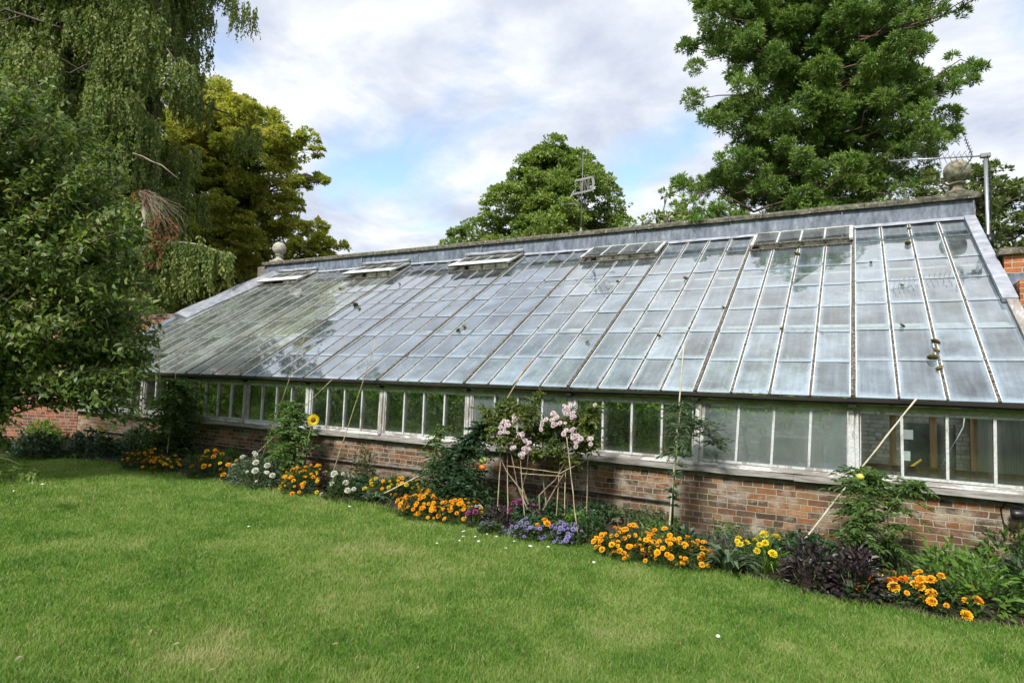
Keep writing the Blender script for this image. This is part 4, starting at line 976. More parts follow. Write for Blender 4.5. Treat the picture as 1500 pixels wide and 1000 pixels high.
# ------------------------------------------------------------ canes
def cane(p0, p1, label, r=.007, mat='cane', group='bamboo canes in the flower bed'):
    p0, p1 = np.array(p0), np.array(p1); t_ = thing('bamboo_cane', label, 'cane', p0, 0, group)
    mb = MB(); d = p1-p0; n = 14; P = []; Rr = []
    for i in range(n):
        P.append(d*i/(n-1)+rng.normal(size=3)*.0015); Rr.append(r*(1.25 if i % 3 == 1 else 1)*(1.1-.3*i/n))
    o = mb.mesh if 0 else None
    mb.tube(P, Rr, 6); mb.build('stick', MT[mat], t_, True)
    return t_
def gp(u, v): p = onz(u, v, 0.0); p[2] = .03; return p
def cane_px(a, b, fa, yb, label, **k):
    """foot at ground pixel or (u,v) with y plane fa; top with y plane yb"""
    p0 = gp(*a) if fa is None else ony(a[0], a[1], fa); p1 = ony(b[0], b[1], yb); 
    if p0[2] > .05:   # carry the foot on to the soil
        d = p0-p1; k_ = (p0[2]-.03)/max(.2, -d[2]); p0 = p0+d*k_
    return cane(p0, p1, label, **k)
cane_px((239, 670), (231.5, 500), None, -1.05, 'pale upright cane through the far left tomato plant with red fruit', mat='cane_pale', r=.009)
cane_px((256, 560), (262, 505), -.4, -.25, 'short leaning cane top beside the tall pale cane at the far left', r=.008)
cane_px((394, 640), (447, 490), -.46, -.42, 'long cane leaning right from the bush left of the sunflower')
cane_px((437.6, 603.6), (487, 555), -.5, -.35, 'cane crossing the post just above the sunflower', r=.0065)
cane_px((503, 645.6), (550, 503), -.5, -.4, 'thin tall cane leaning over the gutter right of the sunflower')
cane_px((547, 729.6), (700, 655), -1.15, -.75, 'cane lying low and slanting over the yellow marigolds', r=.008, mat='cane_pale')
cane_px((733, 600), (779, 523), -.6, -.45, 'cane rising behind the pink rose to the gutter', r=.009)
cane_px((979, 793), (1002, 503), None, -.55, 'tall upright cane with an orange tomato truss in front of the window', mat='cane_pale', r=.009)
cane_px((1160, 817), (1343, 583), None, -.30, 'long pale cane slanting through the tomato plant at the right', mat='cane_pale', r=.010)

# ------------------------------------------------------------ bed plants
def leaflets(Lv, p0, d, Ln, n, size, w, T=T_LEAF, droop=.4, mi=0):
    """a compound leaf: pairs of leaflets along an arching stalk"""
    t = np.linspace(.2, 1, n); side = unit(np.cross(d, np.array([0, 0, 1.0]))+1e-6)
    P = p0+d*Ln*t[:, None]; P[:, 2] -= droop*Ln*t**2
    for s in (-1, 1):
        Lv.add(P, unit(side*s*.9+d*.5+rng.normal(size=(n, 3))*.25+np.array([0, 0, -.25])), unit(np.array([0, 0, 1.])+rng.normal(size=(n, 3))*.45), size*(1.1-.35*t)*(.8+.4*rng.random(n)), w, T, mi)
    Lv.add(P[-1:], unit(d+np.array([0, 0, -.5]))[None], np.array([[0, 0, 1.]]), size*1.1, w, T, mi)
def ball_mesh(name, r, mat):
    return MB().lathe([(r*math.sin(math.pi*i/9)*(1+.06*(1-abs(i-4.5)/4.5)), -r*.9*math.cos(math.pi*i/9)) for i in range(10)], n=14).mesh(name, mat, True)
def tomato(name, label, cat, foot, spine, rad, n, size, mat, fruits=(), group=None, lw=.42, seed=0):
    """spine: list of points (world) the stem follows; leaves leave it within rad"""
    foot = np.array(foot); root = thing(name, label, cat, foot, 0, group); S = [np.array(p)-foot for p in spine]
    st = MB(); P = np.array(S); st.tube(np.repeat(P, 1, 0), np.linspace(.014, .004, len(P)), 6)
    Lv = Leaves(); k = len(S)-1
    for i in range(n):
        t = rng.uniform(.12, 1)*k; j = min(int(t), k-1); b = S[j]+(S[j+1]-S[j])*(t-j); r = rad if np.isscalar(rad) else np.interp(t, range(len(rad)), rad)
        a = rng.uniform(0, 2*math.pi); d = unit(np.array([math.cos(a), math.sin(a)*.75, rng.uniform(-.1, .7)])); Ln = r*rng.uniform(.45, 1.1)
        leaflets(Lv, b, d, Ln, 6, size*.9, lw*1.1); e = b+d*Ln*.9; e[2] -= .35*Ln; st.tube([b, (b+e)/2+np.array([0, 0, .06*Ln]), e], [.004, .003, .0015], 3)
    Lv.build('foliage', mat, root); st.build('stem', MT['stem'], root, True)
    for (p, r, m_) in fruits:
        o = link(bpy.data.objects.new('fruit', ball_mesh('fruit', r, MT[m_])), root); o.location = np.array(p)-foot
        if 1: o['label'] = {'red_fruit': 'ripe red tomato', 'orange_fruit': 'ripening orange tomato', 'green_fruit': 'unripe green tomato', 'yellow_fruit': 'yellow green tomato'}[m_]
    return root
def bush(name, label, cat, u0, u1, vt, vb, mat, leaf=.06, w=.5, n=None, group=None, T=T_LEAF, depth=.7, up=.9, dens=1.0, stem='stem', hang=0.0, big=0.0):
    """a mound of leaves whose front foot runs from pixel u0 to u1 at height vb, top at vt"""
    g = gp((u0+u1)/2, vb); s = ppm(g); wd = (u1-u0)/s; dp = min(wd*depth, .75)
    c = g+np.array([0, dp*.5, 0]); s2 = ppm(c); h = max(.12, (vb-vt)/s2 - dp*.5*.22)
    root = thing(name, label, cat, (c[0], c[1], .03), 0, group); Lv = Leaves()
    n = n or int(dens*1500*(wd*h+wd*dp+.15)*(.06/leaf)**2*.55)
    n = max(60, min(n, 5000)); d = rand_unit(n); d[:, 2] = abs(d[:, 2]); bump = 1+.16*np.sin(d[:, 0]*9+u0)*np.cos(d[:, 1]*7+d[:, 2]*6)
    rr = (.45+.55*rng.random((n, 1))**.5)*bump[:, None]
    P = d*rr*np.array([wd/2, dp/2, h*.93])
    Lv.add(P, unit(d*np.array([1, 1, up-hang*1.2])+rand_unit(n)*.6-np.array([0, 0, hang])), unit(np.array([0, -.15, .9])+d*.35+rand_unit(n)*.55), leaf*(.55+.8*rng.random(n)), w, T)
    Lv.build('foliage', MT[mat], root)
    st = MB(); k = max(5, int(wd*14))
    for i in range(k):
        e = P[rng.integers(n)]; st.tube(bez((e[0]*.35, e[1]*.35, -.02), e*.95, 0, 4, .01), [.006, .005, .004, .002], 4)
    st.build('stem', MT[stem], root, True)
    return root, c, wd, dp, h
def filler():
    Lv = Leaves(); n = 30000
    x = rng.uniform(-16.6, 2.7, n); e = edge_y(x); y = e*(1-rng.random(n)**.8*.93)
    pn = np.sin(x*3.1)*np.cos(y*4+x)+.5*np.sin(x*7.7+2*y); ok = pn > -.35; x, y, e, pn = x[ok], y[ok], e[ok], pn[ok]; n = len(x)
    hh = (.06+.13*np.clip((y-e)/.7, 0, 1)+.06*np.clip(pn, 0, 1.5))*(.3+.7*rng.random(n))
    P = np.stack([x, y+.04, hh+.02], 1); sel = (np.floor(x*1.3+.4*np.sin(y*5)).astype(int) % 4)
    for i in range(4):
        q = P[sel == i]; m = len(q); Lv.add(q, unit(rand_unit(m)+np.array([0, -.2, .25])), unit(np.array([0, -.2, 1.])+rand_unit(m)*.6), (.055, .07, .05, .085)[i]*(.5+.8*rng.random(m)), (.5, .4, .3, .55)[i], T_LEAF, i)
    tag(Lv.build('ground_cover', [MT['mari_leaf'], MT['tomato_leaf'], MT['grey_leaf'], MT['dark_leaf']]), 'low mixed leafy growth covering the soil of the flower bed', 'ground cover', kind='stuff')
filler()
# flower templates
def pom(name, mat, r=.03, rings=((1.0, 11, .05), (.9, 10, .45), (.7, 9, .85), (.5, 8, 1.2), (.3, 6, 1.45)), pl=.55, seed=1):
    Lv = Leaves(); g = np.random.default_rng(seed)
    for q, k, el in rings:
        a = np.linspace(0, 2*math.pi, k, endpoint=False)+g.random(); d = np.stack([np.cos(a)*math.cos(el), np.sin(a)*math.cos(el), np.full(k, math.sin(el))], 1)
        P = d*r*(1-pl)*np.array([1, 1, .7]); Nn = np.stack([-np.cos(a)*math.sin(el), -np.sin(a)*math.sin(el), np.full(k, math.cos(el))], 1)
        if el > 1.0: P = P*.5+np.stack([np.cos(a), np.sin(a), np.zeros(k)], 1)*r*.42*q*np.array([1, 1, 0])-np.array([0, 0, r*.1]); d = d-np.stack([np.cos(a), np.sin(a), np.zeros(k)], 1)*.55
        Lv.add(P*q+np.array([0, 0, r*.35*(1-q)]), d+g.normal(size=(k, 3))*.12, Nn+g.normal(size=(k, 3))*.25, r*pl*(1.1-.2*(1-q)), 1.05, T_LEAF)
    return mesh_np(name, np.concatenate(Lv.V), [np.concatenate(Lv.F)], mat)
FL = {k: [pom('flower_head', MT[k], r, seed=i) for i in range(3)] for k, r in (('p_orange', .034), ('p_amber', .034), ('p_yellow', .034), ('p_rust', .03), ('p_spent', .024), ('p_white', .036), ('p_pink', .04), ('p_magenta', .04), ('p_violet', .026))}
def heads(root, c, wd, dp, h, kinds, n, size=1.0, zmin=.35, lift=.02, front=.5, scape=None):
    """flower heads over the top and front of a mound; each its own part"""
    pts = []; tries = 0
    while len(pts) < n and tries < 4000:
        tries += 1; d = rand_unit(1)[0]; d[2] = abs(d[2])
        if d[1] > .75 or (d[2] < zmin and rng.random() > front): continue
        lump_ = 1+.2*math.sin(d[0]*6+c[0]*5)*math.cos(d[1]*5); p = d*np.array([wd/2*1.04, dp/2, h*.93])*rng.uniform(.8, 1.16)*lump_+np.array([0, 0, lift])
        if any(np.linalg.norm(p-q) < .03*size for q in pts): continue
        pts.append(p); o = link(bpy.data.objects.new('flower_head', FL[kinds[rng.integers(len(kinds))]][rng.integers(3)]), root)
        o.location = p; s = size*rng.choice([.55, .8, 1.0, 1.2])*rng.uniform(.88, 1.12); o.scale = (s, s, s*rng.uniform(.8, 1.2))
        up = Vector((d[0]*.5, d[1]*.6-.25, .9)).normalized(); o.rotation_mode = 'QUATERNION'; o.rotation_quaternion = up.to_track_quat('Z', 'Y') @ Vector((0, 0, 1)).to_track_quat('Z', 'Y')
MG = 'marigold clumps along the front of the bed'
def marigold(label, u0, u1, vt, vb, kinds, n, size=1.0, leafm='mari_leaf', **k):
    w_ = (u1-u0)*.08; r_, c, wd, dp, h = bush('marigold_clump', label, 'marigolds', u0-w_, u1+w_, vt+(vb-vt)*.12, vb, leafm, .042, .32, group=MG, dens=1.2, depth=.95, **k)
    heads(r_, c, wd, dp, h, list(kinds)*3+['p_spent'], min(98, int(n*1.9)) if size < 1.4 else int(n*1.3), size*.7 if size < 1.4 else size*.75)
marigold('rusty orange marigolds at the far left by the thin green sunflower stem', 152, 214, 655, 690, ['p_orange', 'p_amber', 'p_rust'], 42, 1.15)
marigold('small amber marigold clump at the foot of the tall pale cane', 208, 246, 668, 693, ['p_amber', 'p_yellow'], 24, 1.1)
marigold('mixed yellow and deep orange marigolds beside the white flowers', 250, 322, 656, 703, ['p_yellow', 'p_orange', 'p_amber'], 27, 1.6)
marigold('dense amber marigolds beneath the sunflower leaves', 385, 456, 676, 727, ['p_amber', 'p_amber', 'p_yellow', 'p_orange'], 68, 1.25)
marigold('lemon yellow marigolds under the low slanting cane', 514, 600, 694, 738, ['p_yellow', 'p_yellow', 'p_amber'], 40, 1.2)
marigold('left half of the bright orange marigold drift before the dark green tomato', 565, 630, 720, 764, ['p_orange', 'p_amber', 'p_orange'], 52, 1.2)
marigold('right half of the bright orange marigold drift, next to the small pink flowers', 622, 682, 732, 770, ['p_orange', 'p_orange', 'p_amber'], 40, 1.2)
marigold('long bright amber orange marigold drift below the tall upright cane', 868, 948, 776, 826, ['p_orange', 'p_amber', 'p_amber'], 70, 1.15)
marigold('amber marigolds ending beside the strap leaved plant', 930, 1022, 784, 838, ['p_orange', 'p_amber', 'p_amber'], 66, 1.15)
marigold('large sparse orange marigolds with reddish foliage at the right', 1256, 1345, 840, 890, ['p_orange', 'p_amber', 'p_rust'], 17, 1.55)
marigold('big amber marigold heads in front of the bright green bush', 1345, 1418, 845, 908, ['p_orange', 'p_amber'], 17, 1.6)
# white and other flowers
for (lab, a) in (('white pompom flowers between the orange marigolds and the cane bush', (298, 395, 664, 716, 20)), ('white flowers with purplish leaves right of the amber marigolds', (458, 515, 694, 738, 13))):
    r_, c, wd, dp, h = bush('white_flower_clump', lab, 'flowers', a[0], a[1], a[2], a[3], 'grey_leaf' if a[0] < 400 else 'mari_leaf', .045, .4)
    heads(r_, c, wd, dp, h, ['p_white'], a[4], 1.25, .1, .02, .8)
r_, c, wd, dp, h = bush('dark_foliage_plant', 'low dark purple leaved plant between amber marigolds and white flowers', 'plant', 452, 478, 690, 728, 'purple_leaf', .045, .5)
r_, c, wd, dp, h = bush('pink_flower_plant', 'small pink flowers at the end of the orange marigolds', 'flowers', 676, 702, 742, 775, 'mari_leaf', .04, .45); heads(r_, c, wd, dp, h, ['p_pink', 'p_magenta'], 8, .9)
r_, c, wd, dp, h = bush('dark_foliage_plant', 'dark reddish foliage left of the violet flowers under the rose', 'plant', 696, 745, 745, 778, 'purple_leaf', .05, .45)
r_, c, wd, dp, h = bush('petunia_plant', 'magenta petunias among the rose canes', 'flowers', 735, 785, 736, 768, 'dark_leaf', .045, .5); heads(r_, c, wd, dp, h, ['p_magenta'], 8, 1.3)
VG = 'low violet flowers along the lawn edge under the rose'
for (lab, a) in (('pale violet bedding flowers at the left of the rose canes', (690, 735, 768, 786, 12)), ('violet blue bedding flowers below the middle rose canes', (738, 790, 770, 795, 36)), ('violet bedding flowers at the right of the rose canes', (796, 846, 772, 802, 42))):
    r_, c, wd, dp, h = bush('violet_flower_patch', lab, 'flowers', a[0], a[1], a[2], a[3], 'mari_leaf', .035, .5, group=VG); heads(r_, c, wd, dp, h, ['p_violet'], a[4], 1.0, .1, .015, .9)
r_, c, wd, dp, h = bush('marigold_clump', 'tiny orange marigold alone among violet flowers', 'marigolds', 782, 800, 768, 787, 'mari_leaf', .03, .4, group=MG); heads(r_, c, wd, dp, h, ['p_orange'], 4, 1.2)
bush('low_green_plant', 'bright low green plant against the wall right of the rose', 'plant', 815, 862, 752, 782, 'fresh_leaf', .04, .5)
bush('low_green_plant', 'darker ragged plant left of the long amber marigold drift', 'plant', 838, 885, 758, 800, 'dark_leaf', .07, .28)
bush('bean_plant', 'low broad leaved plant between the marigolds and the brick wall', 'plant', 968, 1030, 780, 826, 'dark_leaf', .085, .5)
# strap leaved plant
def strap(name, label, u, vb, n, Ln, w, mat, spread_=.9, rise=.6):
    g = gp(u, vb); root = thing(name, label, 'plant', (g[0], g[1]+.15, .03)); Lv = Leaves(); a = rng.uniform(0, 2*math.pi, n); el = rng.uniform(.15, rise, n)*1.5
    D = np.stack([np.cos(a)*np.cos(el), np.sin(a)*np.cos(el)*spread_, np.sin(el)], 1); Nn = np.stack([-np.cos(a)*np.sin(el), -np.sin(a)*np.sin(el), np.cos(el)], 1)
    Lv.add(D*.03, D, Nn, Ln*(.6+.5*rng.random(n)), w, T_STRAP); Lv.build('foliage', MT[mat], root); return root
strap('strap_leaved_plant', 'arching strap leaved plant beside the amber marigolds', 1062, 848, 46, .36, .14, 'grey_leaf')
strap('grass_tuft', 'upright grassy tuft left of the purple plants', 1118, 852, 60, .42, .045, 'fresh_leaf', 1, 1.0)
strap('strap_leaved_plant', 'small grey green strap leaved plant below the low slanting cane', 535, 742, 26, .26, .2, 'grey_leaf')
strap('dead_leaf_tuft', 'pale fading leaves at the right end of the amber marigolds', 1030, 836, 26, .2, .12, 'yellow_leaf')
r_, c, wd, dp, h = bush('yellow_daisy_clump', 'tall thin yellow flowers between strap leaves and purple plants', 'flowers', 1072, 1142, 795, 850, 'mari_leaf', .05, .25, dens=.5); heads(r_, c, wd, dp, h, ['p_yellow'], 15, 1.2, .55, .06, .0)
bush('purple_plant', 'dark purple leaved plants at the foot of the right tomato, left clump', 'plant', 1148, 1222, 796, 872, 'purple_leaf', .065, .5, dens=1.2)
bush('purple_plant', 'dark purple leaved plants next to the large orange marigolds, right clump', 'plant', 1212, 1295, 806, 888, 'purple_leaf', .065, .5, dens=1.2)
for (lab, a, m_) in (('bright green bush behind the big amber marigolds', (1345, 1440, 800, 888), 'fresh_leaf'), ('bright green bush near the right edge', (1405, 1495, 812, 915), 'fresh_leaf'), ('taller green bush against the wall at the right edge', (1440, 1540, 770, 860), 'tomato_leaf'), ('dark leaved bush cut by the right edge', (1478, 1580, 800, 925), 'dark_leaf')):
    bush('leafy_bush', lab, 'bush', *a, m_, .075, .42, group='green bushes at the right end of the bed')
# left corner foliage
for (lab, a, m_) in (('dark low foliage at the left edge below the brick wall', (-30, 70, 632, 672), 'dark_leaf'), ('dark leafy clump below the window corner, second from the left edge', (60, 150, 628, 672), 'dark_leaf'), ('leafy clump below the sill beside the thin sunflower stem', (140, 215, 622, 668), 'dark_leaf')):
    bush('strawberry_clump', lab, 'plant', *a, m_, .11, .75, T=T_OVAL, group='dark leafy clumps in the left corner of the bed', dens=2.0, hang=.2)
bush('yellow_green_weed', 'yellowish weed on the wall foot in the left corner', 'plant', 118, 165, 612, 655, 'yellow_leaf', .06, .45)
bush('yellow_green_weed', 'straggling green and yellow weed along the left brick wall', 'plant', 0, 70, 612, 652, 'fresh_leaf', .07, .5)
bush('leafy_bush', 'green bush at the foot of the cane left of the sunflower', 'bush', 362, 420, 640, 705, 'tomato_leaf', .085, .45, dens=1.1)
bush('leafy_bush', 'light green bush right of the sunflower stem', 'bush', 468, 525, 648, 704, 'tomato_leaf', .085, .4, dens=1.1)
bush('leafy_bush', 'low green leaves behind the white pompom flowers', 'bush', 300, 345, 656, 690, 'tomato_leaf', .07, .45)
bush('brown_shrub', 'thin brownish shrub before the wall right of the sunflower', 'bush', 500, 540, 652, 715, 'mari_leaf', .05, .4, dens=.6)

# tomatoes and others on stems
def spine(pts, y0, y1):
    n = len(pts); return [ony(u, v, y0+(y1-y0)*i/(n-1)) for i, (u, v) in enumerate(pts)]
def foot(u, v): p = onz(u, v, 0); return np.array([p[0], p[1], .02])
TG = 'tomato plants tied to canes'
f_ = foot(250, 672)
tomato('tomato_plant', 'bushy tomato plant with red fruit at the far left', 'tomato plant', f_, [f_]+spine([(250, 650), (252, 615), (258, 580), (262, 562)], f_[1], -.7), [.4, .75, .8, .6, .4], 330, .11, MT['tomato_leaf'], [(ony(242, 645, f_[1]-.05), .06, 'red_fruit'), (ony(249, 648, f_[1]-.05), .045, 'orange_fruit'), (ony(244, 655, f_[1]-.05), .045, 'green_fruit')], TG)
f_ = foot(430, 700)
tomato('tomato_plant', 'tomato plant beside the sunflower below two canes', 'tomato plant', f_, [f_]+spine([(425, 668), (425, 640), (430, 612), (424, 590)], -.9, -.6), [.2, .4, .5, .42, .2], 170, .095, MT['tomato_leaf'], [], TG)
f_ = foot(672, 752)
tomato('tomato_plant', 'wide dark green tomato plant left of the rose with one green fruit', 'tomato plant', f_, [f_]+spine([(672, 722), (668, 700), (672, 672), (690, 650), (712, 620)], -1.0, -.7), [.5, .62, .62, .5, .34, .2], 320, .085, MT['dark_leaf'], [(ony(708, 674, -.95), .05, 'green_fruit'), (ony(707, 684, -.94), .045, 'orange_fruit')], TG)
f_ = foot(640, 745)
tomato('tomato_plant', 'thin light tomato shoots reaching the sill left of the rose', 'tomato plant', f_, [f_]+spine([(640, 700), (636, 668), (640, 640), (646, 622)], -.9, -.5), [.3, .36, .3, .2, .1], 70, .07, MT['tomato_leaf'], [], TG)
f_ = foot(984, 792)
tomato('tomato_plant', 'narrow tomato plant on the tall upright cane with one orange fruit', 'tomato plant', f_, [f_]+spine([(986, 720), (990, 675), (993, 640), (996, 605), (1000, 588)], -1.2, -.6), [.02, .03, .16, .22, .24, .14], 60, .085, MT['grey_leaf'], [(ony(978, 659, -.75), .024, 'orange_fruit')], TG, .24)
f_ = foot(1015, 800)
tomato('tomato_side_shoot', 'light leafy shoot hanging across the post right of the tall upright cane', 'tomato plant', ony(1008, 660, -.5), spine([(1008, 660), (1016, 620), (1030, 620), (1045, 645), (1052, 655)], -.5, -.35), [.16, .24, .26, .22, .12], 55, .065, MT['grey_leaf'], [], TG, .22)
f_ = foot(1265, 830)
tomato('tomato_plant', 'large tomato plant on the slanting cane with yellow green fruit', 'tomato plant', f_, [f_]+spine([(1262, 790), (1258, 750), (1262, 715), (1270, 690)], -1.25, -.75), [.16, .22, .32, .42, .26], 120, .085, MT['tomato_leaf'], [(ony(1260, 698, -.98), .037, 'yellow_fruit'), (ony(1249, 735, -1.0), .028, 'yellow_fruit'), (ony(1297, 737, -.95), .028, 'yellow_fruit'), (ony(1290, 728, -.85), .02, 'green_fruit')], TG, .32)
f_ = foot(1300, 832)
tomato('tomato_plant', 'second stem of the right tomato reaching towards the edge', 'tomato plant', f_, [f_]+spine([(1302, 790), (1300, 750), (1318, 722), (1350, 705)], -1.1, -.7), [.12, .2, .3, .26, .1], 75, .08, MT['tomato_leaf'], [], TG, .32)
# weeds climbing at right
bush('wall_weed', 'straggly weed against the wall left of the right edge bushes', 'plant', 1415, 1470, 775, 845, 'tomato_leaf', .06, .5, dens=.5)
# sunflowers
def sunflower(label, fpx, pts, y0, y1, leaves, head=None):
    f = foot(*fpx); root = thing('sunflower', label, 'sunflower', f); P = [np.zeros(3)]+[p-f for p in spine(pts, y0, y1)]
    MB().tube(P, np.linspace(.014, .009, len(P)), 7).build('stem', MT['stem'], root, True)
    Lv = Leaves()
    for (u, v, a, s) in leaves:
        p = ony(u, v, (y0+y1)/2)-f; d = np.array([math.cos(a), -.35, math.sin(a)]); 
        q = min(P, key=lambda z: abs(z[2]-p[2])); Lv.add([p-d*s*.4], [d], [np.array([0, -.75, .6])], s, .85, T_OVAL)
        MB().tube(bez((np.interp(p[2], [z[2] for z in P], [z[0] for z in P]), np.interp(p[2], [z[2] for z in P], [z[1] for z in P]), p[2]+.03), p-d*s*.4, .02, 4, 0), .005, 4).build('leaf_stalk', MT['stem'], root)
    Lv.build('foliage', MT['tomato_leaf'], root)
    if head:
        c = ony(head[0], head[1], y1-.03)-f; r = head[2]; hd = Leaves()
        for rr, k, m_ in ((1, 22, 0), (.85, 18, 0)):
            a = np.linspace(0, 2*math.pi, k, endpoint=False)+rng.random(k)*.15; X = np.array([.88, .48, 0]); Zz = np.array([-.1, .18, .97])
            d = np.cos(a)[:, None]*X+np.sin(a)[:, None]*Zz; hd.add(c+d*r*.36, d+np.array([.1, -.25, 0]), np.tile([.45, -.87, .15], (k, 1)), r*.68*rr, .36, T_LEAF)
        ho = hd.build('flower_head', MT['p_yellow'], root)
        nrm = Vector((.45, -.87, .15)).normalized(); ds = MB().lathe([(0, .03), (r*.25, .026), (r*.4, .008), (r*.42, -.01), (r*.3, -.02), (0, -.022)], n=16).build('disc', MT['seed'], ho, True)
        ds.location = c; ds.rotation_mode = 'QUATERNION'; ds.rotation_quaternion = nrm.to_track_quat('Z', 'Y')
sunflower('single open yellow sunflower facing the lawn before a white post', (446, 700), [(448, 670), (452, 640), (458, 618)], -.85, -.72, [(461, 634, -.2, .15), (458, 655, .3, .14), (433, 668, -1.5, .17), (450, 652, -.5, .12), (440, 640, 2.6, .1)], (459, 615, .105))
sunflower('thin unopened sunflower stem at the far left with a few big leaves', (192, 668), [(193, 640), (193, 610), (194, 585), (194, 565)], -1.2, -1.1, [(204, 605, -.1, .22), (183, 618, 3.2, .2), (194, 628, -.6, .14), (182, 585, 2.8, .16), (204, 578, .4, .15)])
# the rose with its own canes
def rose():
    f = foot(786, 770); root = thing('rose_bush', 'climbing rose with pale pink flower trusses tied to a ring of canes', 'rose bush', f)
    st = MB(); Lv = Leaves(); tips = []
    def px(u, v, y): return ony(u, v, y)-f
    for pts in (([(785, 764), (768, 735), (757, 708), (754, 690), (748, 660)], -.9), ([(783, 762), (775, 740), (765, 712), (772, 690), (775, 650)], -.8), ([(780, 755), (790, 725), (803, 712), (814, 702), (826, 680), (838, 650)], -.8), ([(786, 764), (776, 742), (765, 720), (742, 690), (733, 670), (728, 640)], -.85), ([(785, 764), (800, 735), (795, 700), (800, 660), (806, 630)], -.7), ([(788, 764), (805, 730), (822, 700), (842, 665), (858, 640)], -.7)):
        P = [px(u, v, pts[1]+rng.uniform(-.05, .05)+.10*i/len(pts[0])) for i, (u, v) in enumerate(pts[0])]; P[0] = np.array([0, 0, 0]) + rng.normal(size=3)*[.03, .03, 0]
        st.tube(P, np.linspace(.013, .006, len(P)), 6); tips.append(P[-1]); tips.append(P[-2])
    areas = [(735, 612, 16), (728, 632, 15), (745, 640, 13), (760, 600, 12), (775, 608, 14), (790, 625, 15), (775, 640, 14), (800, 640, 13), (815, 618, 15), (830, 636, 14), (815, 655, 11), (845, 612, 14), (858, 632, 14), (866, 615, 11), (848, 655, 11), (872, 600, 7), (789, 580, 6), (782, 592, 7), (740, 596, 10), (868, 645, 8), (718, 605, 9), (760, 655, 9), (790, 663, 8), (840, 675, 6), (708, 600, 4), (700, 598, 3)]
    for (u, v, r) in areas:
        c = px(u, v, rng.uniform(-.95, -.6)); R = r/88; k = int(30*(r/10)**1.7)
        b = min(tips, key=lambda t: np.linalg.norm(t-c)); st.tube(bez(b, c, .03, 5, .01), [.005, .004, .004, .003, .002], 4)
        for _ in range(k):
            q = c+rand_unit(1)[0]*R*rng.random()**.5; d = unit(rand_unit(1)[0]+np.array([0, -.3, .1])); leaflets(Lv, q, d, .085, 3, .056, .68, droop=.3)
        for _ in range(3): st.tube([c, c+rand_unit(1)[0]*R*.9], .0025, 3)
    Lv.build('foliage', MT['rose_leaf'], root); st.build('stem', MT['stem_brown'], root, True)
    for (u, v, r, k) in ((741, 626, 8, 10), (735, 633, 6, 6), (752, 612, 4, 4), (766, 617, 7, 8), (757, 620, 5, 4), (722, 634, 4, 4), (765, 638, 5, 5), (754, 658, 4, 3), (773, 650, 5, 4), (766, 660, 7, 8), (775, 656, 4, 3), (799, 618, 4, 4), (796, 627, 4, 3), (808, 619, 4, 3), (818, 615, 6, 6), (824, 622, 4, 3), (825, 599, 5, 5), (833, 600, 6, 7), (838, 607, 4, 4), (810, 605, 3, 3), (830, 635, 4, 4), (843, 633, 5, 5), (848, 641, 4, 3), (847, 652, 3, 2), (864, 647, 4, 3), (840, 643, 3, 2), (873, 595, 3, 1)):
        c = px(u, v, -.98)
        for _ in range(k):
            d = rand_unit(1)[0]; o = link(bpy.data.objects.new('flower_head', FL['p_pink'][rng.integers(3)]), root); o.location = c+d*r/92*np.array([1, .6, 1]); s = rng.uniform(.55, .95); o.scale = (s, s, s)
            o.rotation_mode = 'QUATERNION'; o.rotation_quaternion = Vector((d[0]*.5, d[1]*.3-.9, d[2]*.5+.3)).to_track_quat('Z', 'Y')
rose()
RC = 'canes in a ring supporting the pink rose'
for lab, a, b in (('leftmost cane of the rose ring', (727.5, 762), (735, 640)), ('second cane from the left in the rose ring', (744, 766), (743, 660)), ('cane leaning slightly left in the middle of the rose ring', (769, 770), (760, 640)), ('stout pale cane right of the rose stems', (814, 771), (824, 615)), ('leaning cane whose foot stands on the lawn edge by the rose', (848, 802), (830, 640)), ('short thin cane near the wall right of the rose', (860, 745), (861, 655)), ('thin upright cane behind the stout pale one', (826, 773), (829, 670))):
    p0 = gp(*a) if a[1] > 750 else ony(a[0], a[1], -.5); p1 = ony(b[0], b[1], p0[1]+(.25 if a[1] > 750 else 0)); p0[2] = .02 if a[1] > 750 else max(.02, p0[2]-.3)
    cane(p0, p1, lab, r=.006, group=RC)
for lab, a, b in (('upper cross cane tied in front of the rose stems', (742, 682), (819, 692)), ('lower cross cane tied in front of the rose stems', (762, 693), (822, 697)), ('cross cane rising right from the rose ring to the sill', (818, 694), (862, 672))):
    cane(ony(a[0], a[1], -1.0), ony(b[0], b[1], -.98 if a[0] < 800 else -.6), lab, r=.005, group=RC)

